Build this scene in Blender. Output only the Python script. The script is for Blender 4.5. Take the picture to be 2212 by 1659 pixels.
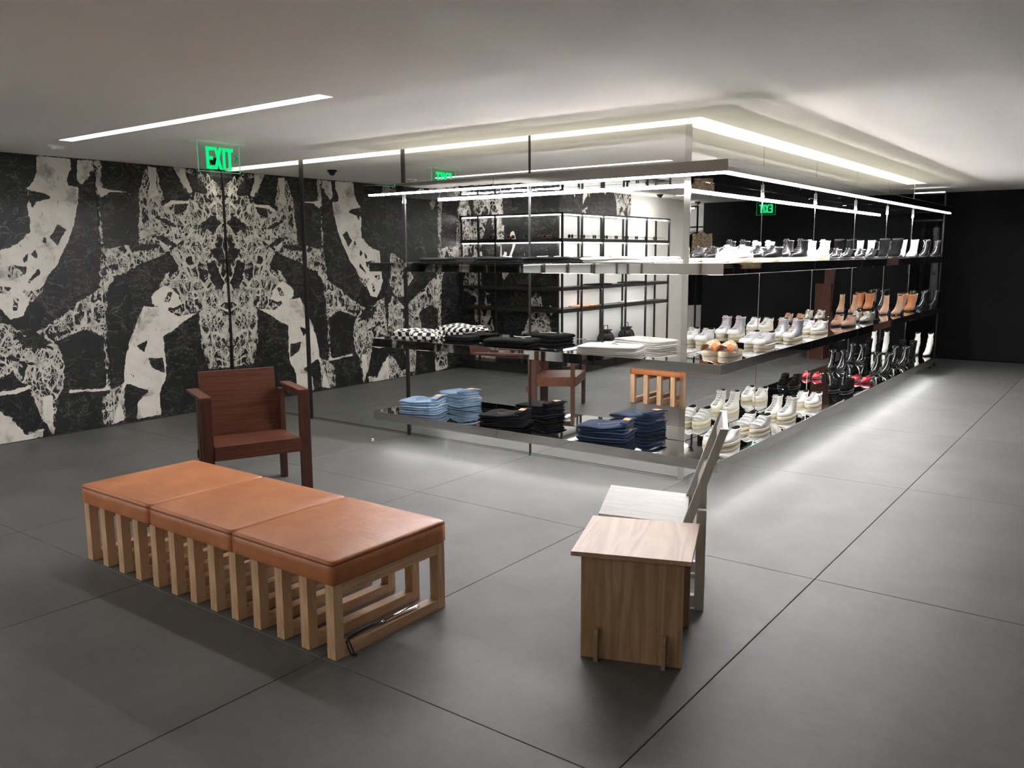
import bpy, bmesh, math, random
import numpy as np
from mathutils import Vector, Matrix, noise as mn
random.seed(7)
PI = math.pi
for o in list(bpy.data.objects): bpy.data.objects.remove(o, do_unlink=True)
sc = bpy.context.scene
COL = sc.collection

# ------------------------------------------------------------------ camera
YAW, PITCH, ROLL, FPX = 0.64362, -0.152196, -0.00568, 1827.757
cam_d = bpy.data.cameras.new('camera'); cam = bpy.data.objects.new('camera', cam_d); COL.objects.link(cam)
_f = Vector((-math.sin(YAW)*math.cos(PITCH), math.cos(YAW)*math.cos(PITCH), math.sin(PITCH)))
_r = Vector((math.cos(YAW), math.sin(YAW), 0)); _u = _r.cross(_f)
_r2 = math.cos(ROLL)*_r + math.sin(ROLL)*_u; _u2 = -math.sin(ROLL)*_r + math.cos(ROLL)*_u
M = Matrix((( _r2.x,_u2.x,-_f.x,2.53817),(_r2.y,_u2.y,-_f.y,-5.40249),(_r2.z,_u2.z,-_f.z,1.6),(0,0,0,1)))
cam.matrix_world = M
cam_d.sensor_width = 36; cam_d.lens = FPX/2212*36; cam_d.clip_start = 0.05; cam_d.clip_end = 60
sc.camera = cam

# ------------------------------------------------------------------ world, exposure, render options
w = bpy.data.worlds.new('world'); sc.world = w; w.use_nodes = True
w.node_tree.nodes['Background'].inputs[0].default_value = (0.05, 0.05, 0.055, 1)
w.node_tree.nodes['Background'].inputs[1].default_value = 0.0
vs = sc.view_settings
sc.display_settings.display_device = 'sRGB'
vs.view_transform = 'Standard'; vs.look = 'None'; vs.gamma = 1; vs.use_curve_mapping = False
vs.exposure = 0.6
cy = sc.cycles
cy.max_bounces = 14; cy.diffuse_bounces = 5; cy.glossy_bounces = 10; cy.transmission_bounces = 6
cy.caustics_reflective = True; cy.blur_glossy = 0.05; cy.sample_clamp_indirect = 60
cy.use_denoising = True

LED = 104.0      # canopy LED strip
COVE = 4.2       # ceiling slot beside the mirrors
STRIP = 17.0     # recessed ceiling strips

ZC = 2.473       # ceiling height
HALF_Z = ZC

# ------------------------------------------------------------------ material helpers
def lin(c):
    return tuple(((v/255)/12.92 if v/255 <= 0.04045 else ((v/255+0.055)/1.055)**2.4) for v in c)
class N:
    def __init__(s, name):
        s.m = bpy.data.materials.new(name); s.m.use_nodes = True; s.t = s.m.node_tree
        s.t.nodes.clear(); s.out = s.t.nodes.new('ShaderNodeOutputMaterial')
    def n(s, typ, **kw):
        nd = s.t.nodes.new(typ)
        for k, v in kw.items(): setattr(nd, k, v)
        return nd
    def l(s, a, b): s.t.links.new(a, b)
    def set(s, sock, v):
        if isinstance(v, bpy.types.NodeSocket): s.l(v, sock)
        elif isinstance(v, (tuple, list)) and sock.type == 'RGBA' and len(v) == 3: sock.default_value = (*v, 1)
        else: sock.default_value = v
    def math(s, op, a, b=0.0, c=0.0, clamp=False):
        nd = s.n('ShaderNodeMath', operation=op, use_clamp=clamp)
        s.set(nd.inputs[0], a); s.set(nd.inputs[1], b); s.set(nd.inputs[2], c); return nd.outputs[0]
    def coord(s, scale=(1,1,1), kind='Object', rot=(0,0,0)):
        tc = s.n('ShaderNodeTexCoord'); mp = s.n('ShaderNodeMapping')
        s.l(tc.outputs[kind], mp.inputs['Vector']); mp.inputs['Scale'].default_value = scale; mp.inputs['Rotation'].default_value = rot
        return mp.outputs[0]
    def noise(s, vec, scale, detail=3, rough=.55, dist=0.0, col=False):
        nd = s.n('ShaderNodeTexNoise'); s.l(vec, nd.inputs['Vector']); nd.inputs['Scale'].default_value = scale
        nd.inputs['Detail'].default_value = detail; nd.inputs['Roughness'].default_value = rough; nd.inputs['Distortion'].default_value = dist
        return nd.outputs['Color' if col else 'Fac']
    def vor(s, vec, scale, feature='DISTANCE_TO_EDGE', out='Distance'):
        nd = s.n('ShaderNodeTexVoronoi', feature=feature); s.l(vec, nd.inputs['Vector']); nd.inputs['Scale'].default_value = scale
        return nd.outputs[out]
    def ramp(s, fac, stops):
        nd = s.n('ShaderNodeValToRGB'); s.set(nd.inputs[0], fac); e = nd.color_ramp.elements
        while len(e) < len(stops): e.new(0.5)
        for i, (p, c) in enumerate(stops):
            e[i].position = p; e[i].color = (*c, 1) if len(c) == 3 else c
        return nd.outputs[0]
    def mix(s, fac, a, b):
        nd = s.n('ShaderNodeMix', data_type='RGBA'); s.set(nd.inputs[0], fac); s.set(nd.inputs[6], a); s.set(nd.inputs[7], b); return nd.outputs[2]
    def bump(s, h, strength=.3, dist=.01):
        nd = s.n('ShaderNodeBump'); s.set(nd.inputs['Height'], h); nd.inputs['Strength'].default_value = strength; nd.inputs['Distance'].default_value = dist
        return nd.outputs[0]
    def done(s, base=(.5,.5,.5), rough=.5, metal=0.0, normal=None, spec=.5, coat=0.0, sheen=0.0, trans=0.0, emit=None, estr=0.0, alpha=1.0):
        b = s.n('ShaderNodeBsdfPrincipled')
        s.set(b.inputs['Base Color'], base); s.set(b.inputs['Roughness'], rough); s.set(b.inputs['Metallic'], metal)
        b.inputs['Specular IOR Level'].default_value = spec; b.inputs['Coat Weight'].default_value = coat; b.inputs['Coat Roughness'].default_value = .08
        b.inputs['Sheen Weight'].default_value = sheen; b.inputs['Transmission Weight'].default_value = trans; b.inputs['Alpha'].default_value = alpha
        if emit is not None: s.set(b.inputs['Emission Color'], emit); b.inputs['Emission Strength'].default_value = estr
        if normal is not None: s.l(normal, b.inputs['Normal'])
        s.l(b.outputs[0], s.out.inputs[0]); return s.m

def plain(name, col, rough=.5, metal=0.0, var=.12, nscale=30, bump=.0, bscale=200, **kw):
    k = N(name); v = k.coord(); f = k.noise(v, nscale, 4)
    c = k.ramp(f, [(0.25, tuple(x*(1-var) for x in col)), (0.75, tuple(min(1, x*(1+var)) for x in col))])
    nr = k.bump(k.noise(v, bscale, 3), bump, .004) if bump else None
    return k.done(c, rough, metal, nr, **kw)
def emit(name, col, strength):
    k = N(name); e = k.n('ShaderNodeEmission'); e.inputs[0].default_value = (*col, 1); e.inputs[1].default_value = strength
    k.l(e.outputs[0], k.out.inputs[0]); return k.m
def wood(name, dark, light, axis='x', rough=.45, scale=1.0, coat=0.0):
    sc3 = {'x': (1.2, 14, 14), 'y': (14, 1.2, 14), 'z': (14, 14, 1.2)}[axis]
    k = N(name); v = k.coord(tuple(a*scale for a in sc3)); big = k.noise(v, .55, 3, .5, 1.2)
    rings = k.math('FRACT', k.math('MULTIPLY', big, 9.0))
    rings = k.math('ABSOLUTE', k.math('SUBTRACT', rings, .5))
    fine = k.noise(k.coord(tuple(a*scale*5 for a in sc3)), 3, 3, .7)
    f = k.math('ADD', k.math('MULTIPLY', rings, .9), k.math('MULTIPLY', fine, .55))
    c = k.ramp(f, [(0.2, dark), (0.75, light)])
    return k.done(c, rough, 0, k.bump(fine, .12, .002), coat=coat)
def weave(name, col, rough=.9, var=.35, sc_=70, seam=None):
    k = N(name); v = k.coord(); big = k.noise(v, 9, 3); fine = k.noise(v, sc_*6, 2, .8)
    f = k.math('ADD', k.math('MULTIPLY', big, .6), k.math('MULTIPLY', fine, .4))
    c = k.ramp(f, [(0.3, tuple(x*(1-var) for x in col)), (0.7, tuple(min(1, x*(1+var)) for x in col))])
    return k.done(c, rough, 0, k.bump(k.math('ADD', k.noise(v, 26, 3), k.math('MULTIPLY', fine, .3)), .5, .008), sheen=(.12 if max(col) > .05 else 0), spec=.15)

def marble(name, attr=True, seed=0.0, dens=.0):
    k = N(name)
    tc = k.n('ShaderNodeTexCoord'); mp = k.n('ShaderNodeMapping'); k.l(tc.outputs['Object'], mp.inputs[0])
    mp.inputs['Location'].default_value = (seed, seed*1.7, seed*.6)
    P = mp.outputs[0]
    wn = k.noise(P, 2.3, 3, .55, col=True)
    vs_ = k.n('ShaderNodeVectorMath', operation='MULTIPLY_ADD'); k.l(wn, vs_.inputs[0]); vs_.inputs[1].default_value = (.24, .24, .24); k.l(P, vs_.inputs[2])
    Pw = vs_.outputs[0]
    wn2 = k.noise(P, 22, 2, .6, col=True)
    v2 = k.n('ShaderNodeVectorMath', operation='MULTIPLY_ADD'); k.l(wn2, v2.inputs[0]); v2.inputs[1].default_value = (.010,)*3; k.l(Pw, v2.inputs[2])
    Pww = v2.outputs[0]
    edge_n = k.math('MULTIPLY', k.math('SUBTRACT', k.noise(P, 13, 4, .65), .5), .09)
    if attr:
        a = k.n('ShaderNodeAttribute', attribute_name='white'); b = k.n('ShaderNodeAttribute', attribute_name='breccia')
        Wv = k.math('ADD', a.outputs['Fac'], k.math('MULTIPLY', edge_n, .55)); Bv = k.math('ADD', b.outputs['Fac'], edge_n)
    else:
        mpn = k.n('ShaderNodeMapping'); k.l(P, mpn.inputs[0]); mpn.inputs['Scale'].default_value = (1.5, 1.5, .55)
        big = k.noise(mpn.outputs[0], 1.05, 3, .5, .6)
        Bv = k.math('ADD', k.math('SUBTRACT', big, .54-dens), k.math('MULTIPLY', edge_n, .5))
        Wv = k.math('SUBTRACT', k.noise(mpn.outputs[0], 2.1, 3, .5, .9), .665-dens*.4)
    # breccia: angular dark fragments cemented by pale calcite
    st = k.n('ShaderNodeMapping'); k.l(Pww, st.inputs[0]); st.inputs['Rotation'].default_value = (.6, 0, 0); st.inputs['Scale'].default_value = (1, 1.5, .8)
    e1 = k.vor(st.outputs[0], 7.0); e2 = k.vor(st.outputs[0], 22); e3 = k.vor(st.outputs[0], 50)
    dn = k.noise(P, 5.5, 2)
    t1 = k.math('MULTIPLY', k.math('SUBTRACT', dn, .18), .26)
    m1 = k.math('LESS_THAN', e1, t1)
    m2 = k.math('MULTIPLY', k.math('LESS_THAN', e2, k.math('MULTIPLY', k.math('SUBTRACT', dn, .2), .34)), k.math('GREATER_THAN', k.noise(P, 7.5, 2), .47))
    m3 = k.math('MULTIPLY', k.math('LESS_THAN', e3, .1), k.math('GREATER_THAN', k.noise(P, 9.5, 1), .54))
    net = k.math('MAXIMUM', k.math('MAXIMUM', m1, m2), m3)
    # chips of dark rock floating inside the veins
    chips = k.math('GREATER_THAN', k.vor(st.outputs[0], 15, 'F1'), .2)
    chipmask = k.math('MAXIMUM', chips, k.math('LESS_THAN', k.noise(P, 6.0, 2), .52))
    inB = k.math('GREATER_THAN', Bv, 0.0)
    brec = k.math('MULTIPLY', k.math('MULTIPLY', net, inB), chipmask)
    white = k.math('GREATER_THAN', Wv, 0.0)
    # hairline veins over the black ground, combed diagonally
    hv = k.n('ShaderNodeMapping'); k.l(Pw, hv.inputs[0]); hv.inputs['Rotation'].default_value = (-.45, 0, 0); hv.inputs['Scale'].default_value = (1, 1, 4.2)
    r1 = k.math('ABSOLUTE', k.math('SUBTRACT', k.noise(hv.outputs[0], 3.4, 5, .62, .5), .5))
    r2 = k.math('ABSOLUTE', k.math('SUBTRACT', k.noise(hv.outputs[0], 9.0, 4, .6, .3), .5))
    r3 = k.math('ABSOLUTE', k.math('SUBTRACT', k.noise(Pw, 2.1, 4, .6, .8), .5))
    h1 = k.math('MULTIPLY', k.math('SUBTRACT', 1, k.math('DIVIDE', r1, .012), clamp=True), k.math('GREATER_THAN', k.noise(P, 3.3, 2), .47))
    h2 = k.math('MULTIPLY', k.math('SUBTRACT', 1, k.math('DIVIDE', r2, .016), clamp=True), k.math('MULTIPLY', k.math('GREATER_THAN', k.noise(P, 4.3, 2), .55), .5))
    h3 = k.math('MULTIPLY', k.math('SUBTRACT', 1, k.math('DIVIDE', r3, .006), clamp=True), .6)
    hair = k.math('MULTIPLY', k.math('MAXIMUM', k.math('MAXIMUM', h1, h2), h3), .45)
    black = k.mix(hair, k.ramp(k.noise(P, 7, 4), [(0.3, (.0055,.0055,.006)), (0.75, (.016,.0155,.016))]), (.30,.29,.275))
    vein = k.ramp(k.noise(P, 16, 4, .7), [(0.3, (.22,.21,.19)), (0.5, (.55,.52,.47)), (0.8, (.76,.72,.65))])
    scr = k.n('ShaderNodeMapping'); k.l(Pww, scr.inputs[0]); scr.inputs['Rotation'].default_value = (.7, 0, 0); scr.inputs['Scale'].default_value = (1, 3.6, 1)
    stains = k.math('GREATER_THAN', k.noise(scr.outputs[0], 12, 4, .7), .66)
    cloud = k.ramp(k.noise(Pw, 5, 5, .65), [(0.28, (.22,.21,.19)), (0.45, (.70,.655,.59)), (0.8, (.86,.81,.74))])
    wcol = k.mix(k.math('MULTIPLY', stains, .72), cloud, (.07,.066,.06))
    c = k.mix(brec, black, vein); c = k.mix(white, c, wcol)
    return k.done(c, .42, 0, None, spec=.35)

# ------------------------------------------------------------------ mesh helpers
class MB:
    def __init__(s): s.v = []; s.f = []; s.sm = []
    def add(s, V, F, smooth=False):
        o = len(s.v); s.v += [tuple(p) for p in V]; s.f += [tuple(i+o for i in q) for q in F]; s.sm += [smooth]*len(F); return s
    def box(s, x0, y0, z0, x1, y1, z1):
        if x0 > x1: x0, x1 = x1, x0
        if y0 > y1: y0, y1 = y1, y0
        if z0 > z1: z0, z1 = z1, z0
        V = [(x0,y0,z0),(x1,y0,z0),(x1,y1,z0),(x0,y1,z0),(x0,y0,z1),(x1,y0,z1),(x1,y1,z1),(x0,y1,z1)]
        return s.add(V, [(0,3,2,1),(4,5,6,7),(0,1,5,4),(1,2,6,5),(2,3,7,6),(3,0,4,7)])
    def hexa(s, bot, top):
        return s.add(list(bot)+list(top), [(3,2,1,0),(4,5,6,7),(0,1,5,4),(1,2,6,5),(2,3,7,6),(3,0,4,7)])
    def bar(s, a, b, wd, ht, side=(0,0,1)):
        a, b = Vector(a), Vector(b); d = (b-a).normalized(); sd = Vector(side); x = d.cross(sd).normalized(); y = x.cross(d).normalized()
        q = [(-1,-1),(1,-1),(1,1),(-1,1)]
        bot = [a+x*wd/2*i+y*ht/2*j for i, j in q]; top = [b+x*wd/2*i+y*ht/2*j for i, j in q]
        return s.hexa(bot, top)
    def prism(s, pts, z0, z1):
        n = len(pts); V = [(x,y,z0) for x,y in pts]+[(x,y,z1) for x,y in pts]
        F = [tuple(range(n-1,-1,-1)), tuple(range(n,2*n))]+[(i,(i+1)%n,n+(i+1)%n,n+i) for i in range(n)]
        return s.add(V, F)
    def loft(s, rings, closed=True, cap0=True, cap1=True, smooth=True):
        n = len(rings[0]); V = [p for r in rings for p in r]; F = []
        for i in range(len(rings)-1):
            for j in range(n if closed else n-1):
                F.append((i*n+j, i*n+(j+1)%n, (i+1)*n+(j+1)%n, (i+1)*n+j))
        if cap0: F.append(tuple(range(n-1,-1,-1)))
        if cap1: F.append(tuple(range((len(rings)-1)*n, len(rings)*n)))
        return s.add(V, F, smooth)
    def tube(s, pts, r, n=8, smooth=True):
        pts = [Vector(p) for p in pts]; R = r if isinstance(r, (list, tuple)) else [r]*len(pts); rings = []
        for i, p in enumerate(pts):
            d = (pts[min(i+1,len(pts)-1)]-pts[max(i-1,0)]).normalized()
            up = Vector((0,0,1)) if abs(d.z) < .9 else Vector((1,0,0)); x = d.cross(up).normalized(); y = x.cross(d)
            rings.append([p+(x*math.cos(a)+y*math.sin(a))*R[i] for a in [2*PI*k/n for k in range(n)]])
        return s.loft(rings, smooth=smooth)
    def disc(s, c, r, h, n=24, axis='z'):
        rings = []
        for k in (0, 1):
            rings.append([(c[0]+r*math.cos(2*PI*i/n), c[1]+r*math.sin(2*PI*i/n), c[2]+h*k) for i in range(n)])
        return s.loft(rings, smooth=False)
    def mesh(s, name, mat, bevel=0.0, seg=2, fix=True):
        me = bpy.data.meshes.new(name); me.from_pydata(s.v, [], s.f)
        me.polygons.foreach_set('use_smooth', s.sm); me.materials.append(mat)
        if fix or bevel:
            bm = bmesh.new(); bm.from_mesh(me)
            if fix: bmesh.ops.recalc_face_normals(bm, faces=bm.faces)
            if bevel: bmesh.ops.bevel(bm, geom=list(bm.edges), offset=bevel, segments=seg, affect='EDGES', clamp_overlap=True)
            bm.to_mesh(me); bm.free()
        me.update(); return me
    def build(s, name, mat, parent=None, bevel=0.0, seg=2, **kw):
        return link(name, s.mesh(name, mat, bevel, seg), parent)
def link(name, me, parent=None, loc=None, rz=0):
    o = bpy.data.objects.new(name, me); COL.objects.link(o); o.parent = parent
    if loc is not None: o.location = loc
    if rz: o.rotation_euler = (0,0,rz)
    return o
def tag(o, label=None, cat=None, group=None, kind=None):
    if label: o['label'] = label
    if cat: o['category'] = cat
    if group: o['group'] = group
    if kind: o['kind'] = kind
    return o
def thing(name, label, cat, loc=(0,0,0), rz=0.0, group=None):
    o = bpy.data.objects.new(name, None); COL.objects.link(o); o.location = loc; o.rotation_euler = (0,0,rz); o.empty_display_size = .05
    return tag(o, label, cat, group)
def struct(name, loc=(0,0,0)):
    o = bpy.data.objects.new(name, None); COL.objects.link(o); o.location = loc; o.empty_display_size = .05
    return tag(o, kind='structure')
B1 = lambda *a: MB().box(*a)

# ------------------------------------------------------------------ materials
def floor_mat():
    k = N('grey concrete floor'); v = k.coord()
    big = k.noise(v, 1.6, 4, .6, .4); mid = k.noise(v, 14, 4, .65); fine = k.noise(v, 260, 2, .7)
    st = k.noise(k.coord((3, 26, 1), rot=(0,0,.5)), 2.5, 4, .7)
    f = k.math('ADD', k.math('MULTIPLY', big, .45), k.math('ADD', k.math('MULTIPLY', mid, .25), k.math('ADD', k.math('MULTIPLY', fine, .15), k.math('MULTIPLY', st, .15))))
    c = k.ramp(f, [(0.34, (.058,.060,.056)), (0.66, (.124,.123,.117))])
    pit = k.math('GREATER_THAN', k.noise(v, 85, 3, .6), .70)
    c = k.mix(k.math('MULTIPLY', pit, .6), c, (.045,.044,.042))
    r = k.math('ADD', .42, k.math('MULTIPLY', mid, .2))
    return k.done(c, r, 0, k.bump(k.math('ADD', fine, k.math('MULTIPLY', mid, .8)), .25, .0025), spec=.4)
M_floor = floor_mat()
M_joint = plain('dark tile joint', (.012,.012,.012), .9)
M_ceil = plain('pale grey ceiling paint', (.84,.815,.77), .85, var=.015, nscale=3)
M_black_wall = plain('matt black wall paint', (.0085,.0085,.009), .75, var=.3, nscale=2, spec=.2)
M_grey_wall = plain('warm white plaster wall', (.78,.76,.74), .8, var=.05, nscale=4)
M_dim_wall = plain('mid grey wall paint', (.22,.22,.21), .8, var=.05, nscale=4)
M_mirror = plain('mirror glass', (.92,.925,.91), 0.0, 1.0, var=0.0)
M_gap = plain('black mirror joint', (.01,.01,.01), .4)
def steel():
    k = N('mirror polished steel'); v = k.coord((1,1,1)); f = k.noise(v, 3.0, 2)
    c = k.ramp(f, [(0.3, (.60,.59,.575)), (0.7, (.66,.65,.63))])
    return k.done(c, .025, 1.0, k.bump(k.noise(v, 2.4, 2), .012, .01))
M_steel = steel()
def canopy_steel():
    k = N('rolled canopy steel'); c1 = k.noise(k.coord((1.1, 1.1, 1)), 2.6, 3, .6)
    return k.done((.62,.61,.59), .01, 1.0, k.bump(c1, .03, .02))
M_canopy = canopy_steel()
M_chrome = plain('chrome trim', (.75,.74,.72), .08, 1.0, var=.02)
M_black_metal = plain('black powder coated steel', (.012,.012,.012), .35, var=.1, spec=.5)
M_led = emit('white LED', (1.0,.97,1.0), LED)
SHELF_LED = {'bottom': 52.0, 'middle': 66.0, 'upper': 60.0}
M_shelf_led = {k: emit('white LED under ' + k + ' shelf', (1.0,.985,.98), v) for k, v in SHELF_LED.items()}
M_cove = emit('warm white cove light', (1.0,.985,.86), COVE)
M_strip = emit('white ceiling strip light', (1.0,.985,.96), STRIP)
M_fill = emit('added white fill light', (1.0,.96,.90), 30.0)  # for the fill strips added out of view behind the camera
M_rear_wall = plain('off white rear wall', (.66,.63,.58), .8, var=.03, nscale=3)
M_ledlow = emit('rack LED', (1.0,.99,.98), 24)
M_green = emit('green exit light', (.0,1.0,.25), .68)
M_greenedge = emit('pale green edge light', (.25,.9,.5), .28)
M_greendim = emit('dim green arrow light', (.0,.55,.2), .3)
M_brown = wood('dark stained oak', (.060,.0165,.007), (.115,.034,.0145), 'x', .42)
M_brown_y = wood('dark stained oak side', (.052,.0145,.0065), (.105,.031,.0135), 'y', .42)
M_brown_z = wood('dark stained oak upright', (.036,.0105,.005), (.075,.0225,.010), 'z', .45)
M_oak = wood('light oak upright', (.46,.28,.15), (.66,.43,.255), 'z', .5)
M_oak_y = wood('light oak rail', (.46,.28,.15), (.66,.43,.255), 'y', .5)
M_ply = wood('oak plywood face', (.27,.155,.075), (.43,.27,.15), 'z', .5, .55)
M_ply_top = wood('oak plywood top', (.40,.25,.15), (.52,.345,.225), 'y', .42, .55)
M_ply_edge = plain('plywood edge', (.30,.19,.12), .7, var=.4, nscale=120)
M_whitewood = wood('white painted wood', (.52,.505,.485), (.63,.615,.59), 'x', .5)
M_shadewood = wood('white frame with shade in colour', (.40,.39,.36), (.50,.485,.455), 'z', .5)  # white paint greyed: the frame's shadow is put into its colour
def leather():
    k = N('tan leather'); v = k.coord(); f = k.noise(v, 6, 4, .6); fine = k.noise(v, 320, 2)
    c = k.ramp(f, [(0.3, (.40,.135,.045)), (0.7, (.52,.195,.072))])
    wr = k.noise(k.coord((3, 9, 3), rot=(0,0,.5)), 2.2, 3, .6, .6)
    return k.done(c, .40, 0, k.bump(k.math('ADD', k.math('MULTIPLY', fine, .12), wr), .25, .008), spec=.5)
M_leather = leather()
M_seam = plain('dark leather seam', (.13,.035,.012), .6)
# ================================================================== STRUCTURE
XW, YN, YF, XE = -5.27, -9.4, 8.78, 6.67
# floor: dark bed and large concrete tiles with open joints
fl = struct('floor')
MB().box(XW-.1, YN, -.06, XE, YF, -.008).build('floor_bed', M_joint, fl)
tile_cache = {}
TX, TY, JO = 1.335, 2.0, .0035
for i in range(-4, 5):
    for j in range(-4, 5):
        x0, x1 = i*TX, (i+1)*TX; y0, y1 = -1.31+(j)*TY, -1.31+(j+1)*TY
        x0 = max(x0, XW); x1 = min(x1, XE); y0 = max(y0, YN); y1 = min(y1, YF)
        if x1-x0 < .05 or y1-y0 < .05: continue
        if x1 <= 0.01 and y0 >= .6: continue
        b = MB().box(x0+JO/2, y0+JO/2, -.012, x1-JO/2, y1-JO/2, 0)
        link('tile', b.mesh('tile', M_floor, .0015, 1), fl)

# ceiling: slabs around the light slots
ce = struct('ceiling')
CT = ZC+.16
SL = .118
SX0, SX1, SY0, SY1 = -4.17, -1.20, -2.17, -2.06
c = MB()
def strip_hole(mb, x0, y0, x1, y1, hx0, hy0, hx1, hy1):
    mb.box(x0, y0, ZC, x1, hy0, CT); mb.box(x0, hy1, ZC, x1, y1, CT); mb.box(x0, hy0, ZC, hx0, hy1, CT); mb.box(hx1, hy0, ZC, x1, hy1, CT)
strip_hole(c, XW-.1, -3.2, XE, -SL, SX0, SY0, SX1, SY1)
c.box(XW-.1, YN, ZC, XE, -3.2, CT)
c.box(SL, -SL, ZC, XE, 6.8, CT)
c.box(XW-.1, 6.8, ZC, XE, YF+.1, CT)
c.build('ceiling_panel', M_ceil, ce)
MB().box(XW, -SL, ZC+.115, SL, 0.0, ZC+.125).box(0, 0, ZC+.115, SL, 6.8, ZC+.125).build('cove_back', M_ceil, ce)
# cove light tube behind the slot
cv = MB().box(XW, -SL+.002, ZC+.095, SL-.002, -.002, ZC+.11).box(.002, -.002, ZC+.095, SL-.002, 6.8, ZC+.11)
cv.build('cove_light', M_cove, ce)
cs = thing('ceiling_strip_light', 'long recessed white linear light in the ceiling at upper left', 'ceiling light', (0,0,ZC))
MB().box(SX0, SY0, .035, SX1, SY1, .045).build('diffuser', M_strip, cs)
fr = MB()
for a in ((SX0, SY0, SX1, SY0+.004), (SX0, SY1-.004, SX1, SY1), (SX0, SY0, SX0+.004, SY1), (SX1-.004, SY0, SX1, SY1)): fr.box(a[0], a[1], .0, a[2], a[3], .035)
fr.build('frame', M_ceil, cs)

# far and side walls
def wall(name, x0, y0, x1, y1, mat, z0=0, z1=ZC):
    o = MB().box(x0, y0, z0, x1, y1, z1).build(name, mat); return tag(o, kind='structure')
wall('wall_back', XW-.1, YF, 3.86, YF+.1, M_black_wall)
wall('wall_back_alcove', 3.86, YF+.35, XE, YF+.45, M_grey_wall)
wall('wall_alcove_side', 3.80, YF+.1, 3.86, YF+.45, M_grey_wall)
wall('wall_right', XE, -2.0, XE+.1, YF+.45, M_dim_wall)
wall('wall_right_rear', XE, YN, XE+.1, -2.0, M_rear_wall)
wall('wall_front', -3.75, YN-.1, XE+.1, YN, M_rear_wall)
tag(B1(3.86, YF+.1, ZC, XE, YF+.45, CT).build('ceiling_alcove', M_ceil), kind='structure')
tag(B1(3.86, YF, -.06, XE, YF+.45, 0).build('floor_alcove', M_floor), kind='structure')
tag(B1(XW-.1, 6.75, 0, XW, YF, ZC).build('wall_left_passage', M_black_wall), kind='structure')

# marble walls ------------------------------------------------------
MW=[[(1.83,2.47),(1.55,2.46),(1.54,2.38),(1.59,2.29),(1.48,2.22),(1.51,2.1),(1.55,1.92),(1.6,1.79),(1.67,1.66),(1.73,1.53),(1.82,1.44),(1.87,1.35),(1.96,1.3),(2.02,1.18),(2.06,1.09),(2.17,1.07),(2.22,1.14),(2.28,1.27),(2.24,1.65),(2.11,1.68),(2.0,1.76),(1.94,1.82),(1.93,1.91),(1.95,2.02),(1.93,2.09),(1.94,2.18),(1.88,2.25),(1.84,2.35)],[(1.48,2.46),(1.36,2.46),(1.37,2.38),(1.42,2.3),(1.46,2.22),(1.5,2.29)],[(0.96,1.12),(0.75,1.1),(0.6,1.0),(0.37,1.03),(0.65,0.87),(0.77,0.81),(0.76,0.61),(0.76,0.42),(0.85,0.25),(0.85,0.03),(1.11,0.03),(1.08,0.19),(0.96,0.29),(1.18,0.39),(1.26,0.26),(1.22,0.04),(1.35,0.02),(1.28,0.19),(1.21,0.41),(1.18,0.61),(1.11,0.82),(1.02,0.99)],[(0.81,2.46),(0.72,2.45),(0.74,2.29),(0.71,2.19),(0.82,2.16),(0.8,2.32)],[(0.55,2.47),(0.43,2.46),(0.39,2.36),(0.34,2.24),(0.38,2.22),(0.46,2.34)],[(0.67,2.09),(0.59,2.14),(0.38,2.15),(0.38,2.12),(0.56,2.12),(0.66,2.08)],[(1.32,2.23),(1.18,2.21),(1.04,2.21),(1.04,2.2),(1.21,2.19),(1.24,2.16),(1.3,2.14)],[(1.04,2.2),(0.92,2.16),(0.92,2.14),(1.04,2.19)],[(2.35,0.46),(2.19,0.46),(2.05,0.49),(2.05,0.46),(2.18,0.42),(2.35,0.42)],[(1.75,0.39),(1.58,0.39),(1.43,0.37),(1.37,0.41),(1.35,0.34),(1.57,0.36),(1.73,0.37)],[(2.36,0.32),(2.27,0.24),(2.19,0.14),(2.13,0.04),(1.98,0.08),(2.01,0.01),(2.39,0.0)],[(0.86,1.14),(0.87,1.21),(0.79,1.28),(0.71,1.31),(0.58,1.23),(0.55,1.12),(0.63,1.09),(0.75,1.1)],[(1.96,0.37),(1.88,0.37),(1.89,0.01),(1.91,0.02),(1.98,0.18)]]
MH= [[(1.7,1.89),(1.63,1.84),(1.72,1.69),(1.78,1.77)],[(1.83,1.77),(1.81,1.75),(1.82,1.7),(1.85,1.73)],[(1.92,1.67),(1.9,1.62),(1.91,1.59),(1.95,1.62)],[(1.93,2.17),(1.8,2.15),(1.73,2.11),(1.87,2.07),(1.91,2.0)],[(2.14,1.54),(1.99,1.51),(2.01,1.45),(2.14,1.4),(2.16,1.46)],[(1.9,1.5),(1.89,1.46),(1.99,1.37),(2.0,1.38)],[(2.05,1.32),(1.95,1.3),(2.02,1.24)],[(2.13,1.26),(2.09,1.24),(2.11,1.14),(2.14,1.15)],[(1.59,2.29),(1.48,2.26),(1.5,2.22),(1.58,2.23)],[(1.05,0.74),(0.93,0.79),(0.98,0.68)],[(0.94,0.61),(0.79,0.6),(0.78,0.45),(0.91,0.51)],[(0.74,1.15),(0.69,1.25),(0.62,1.25),(0.69,1.15)],[(2.02,1.6),(1.98,1.63),(1.98,1.58),(2.02,1.55)],[(2.23,1.36),(2.14,1.34),(2.18,1.28),(2.23,1.3)],[(1.14,0.49),(1.1,0.46),(1.09,0.39)]]
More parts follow.
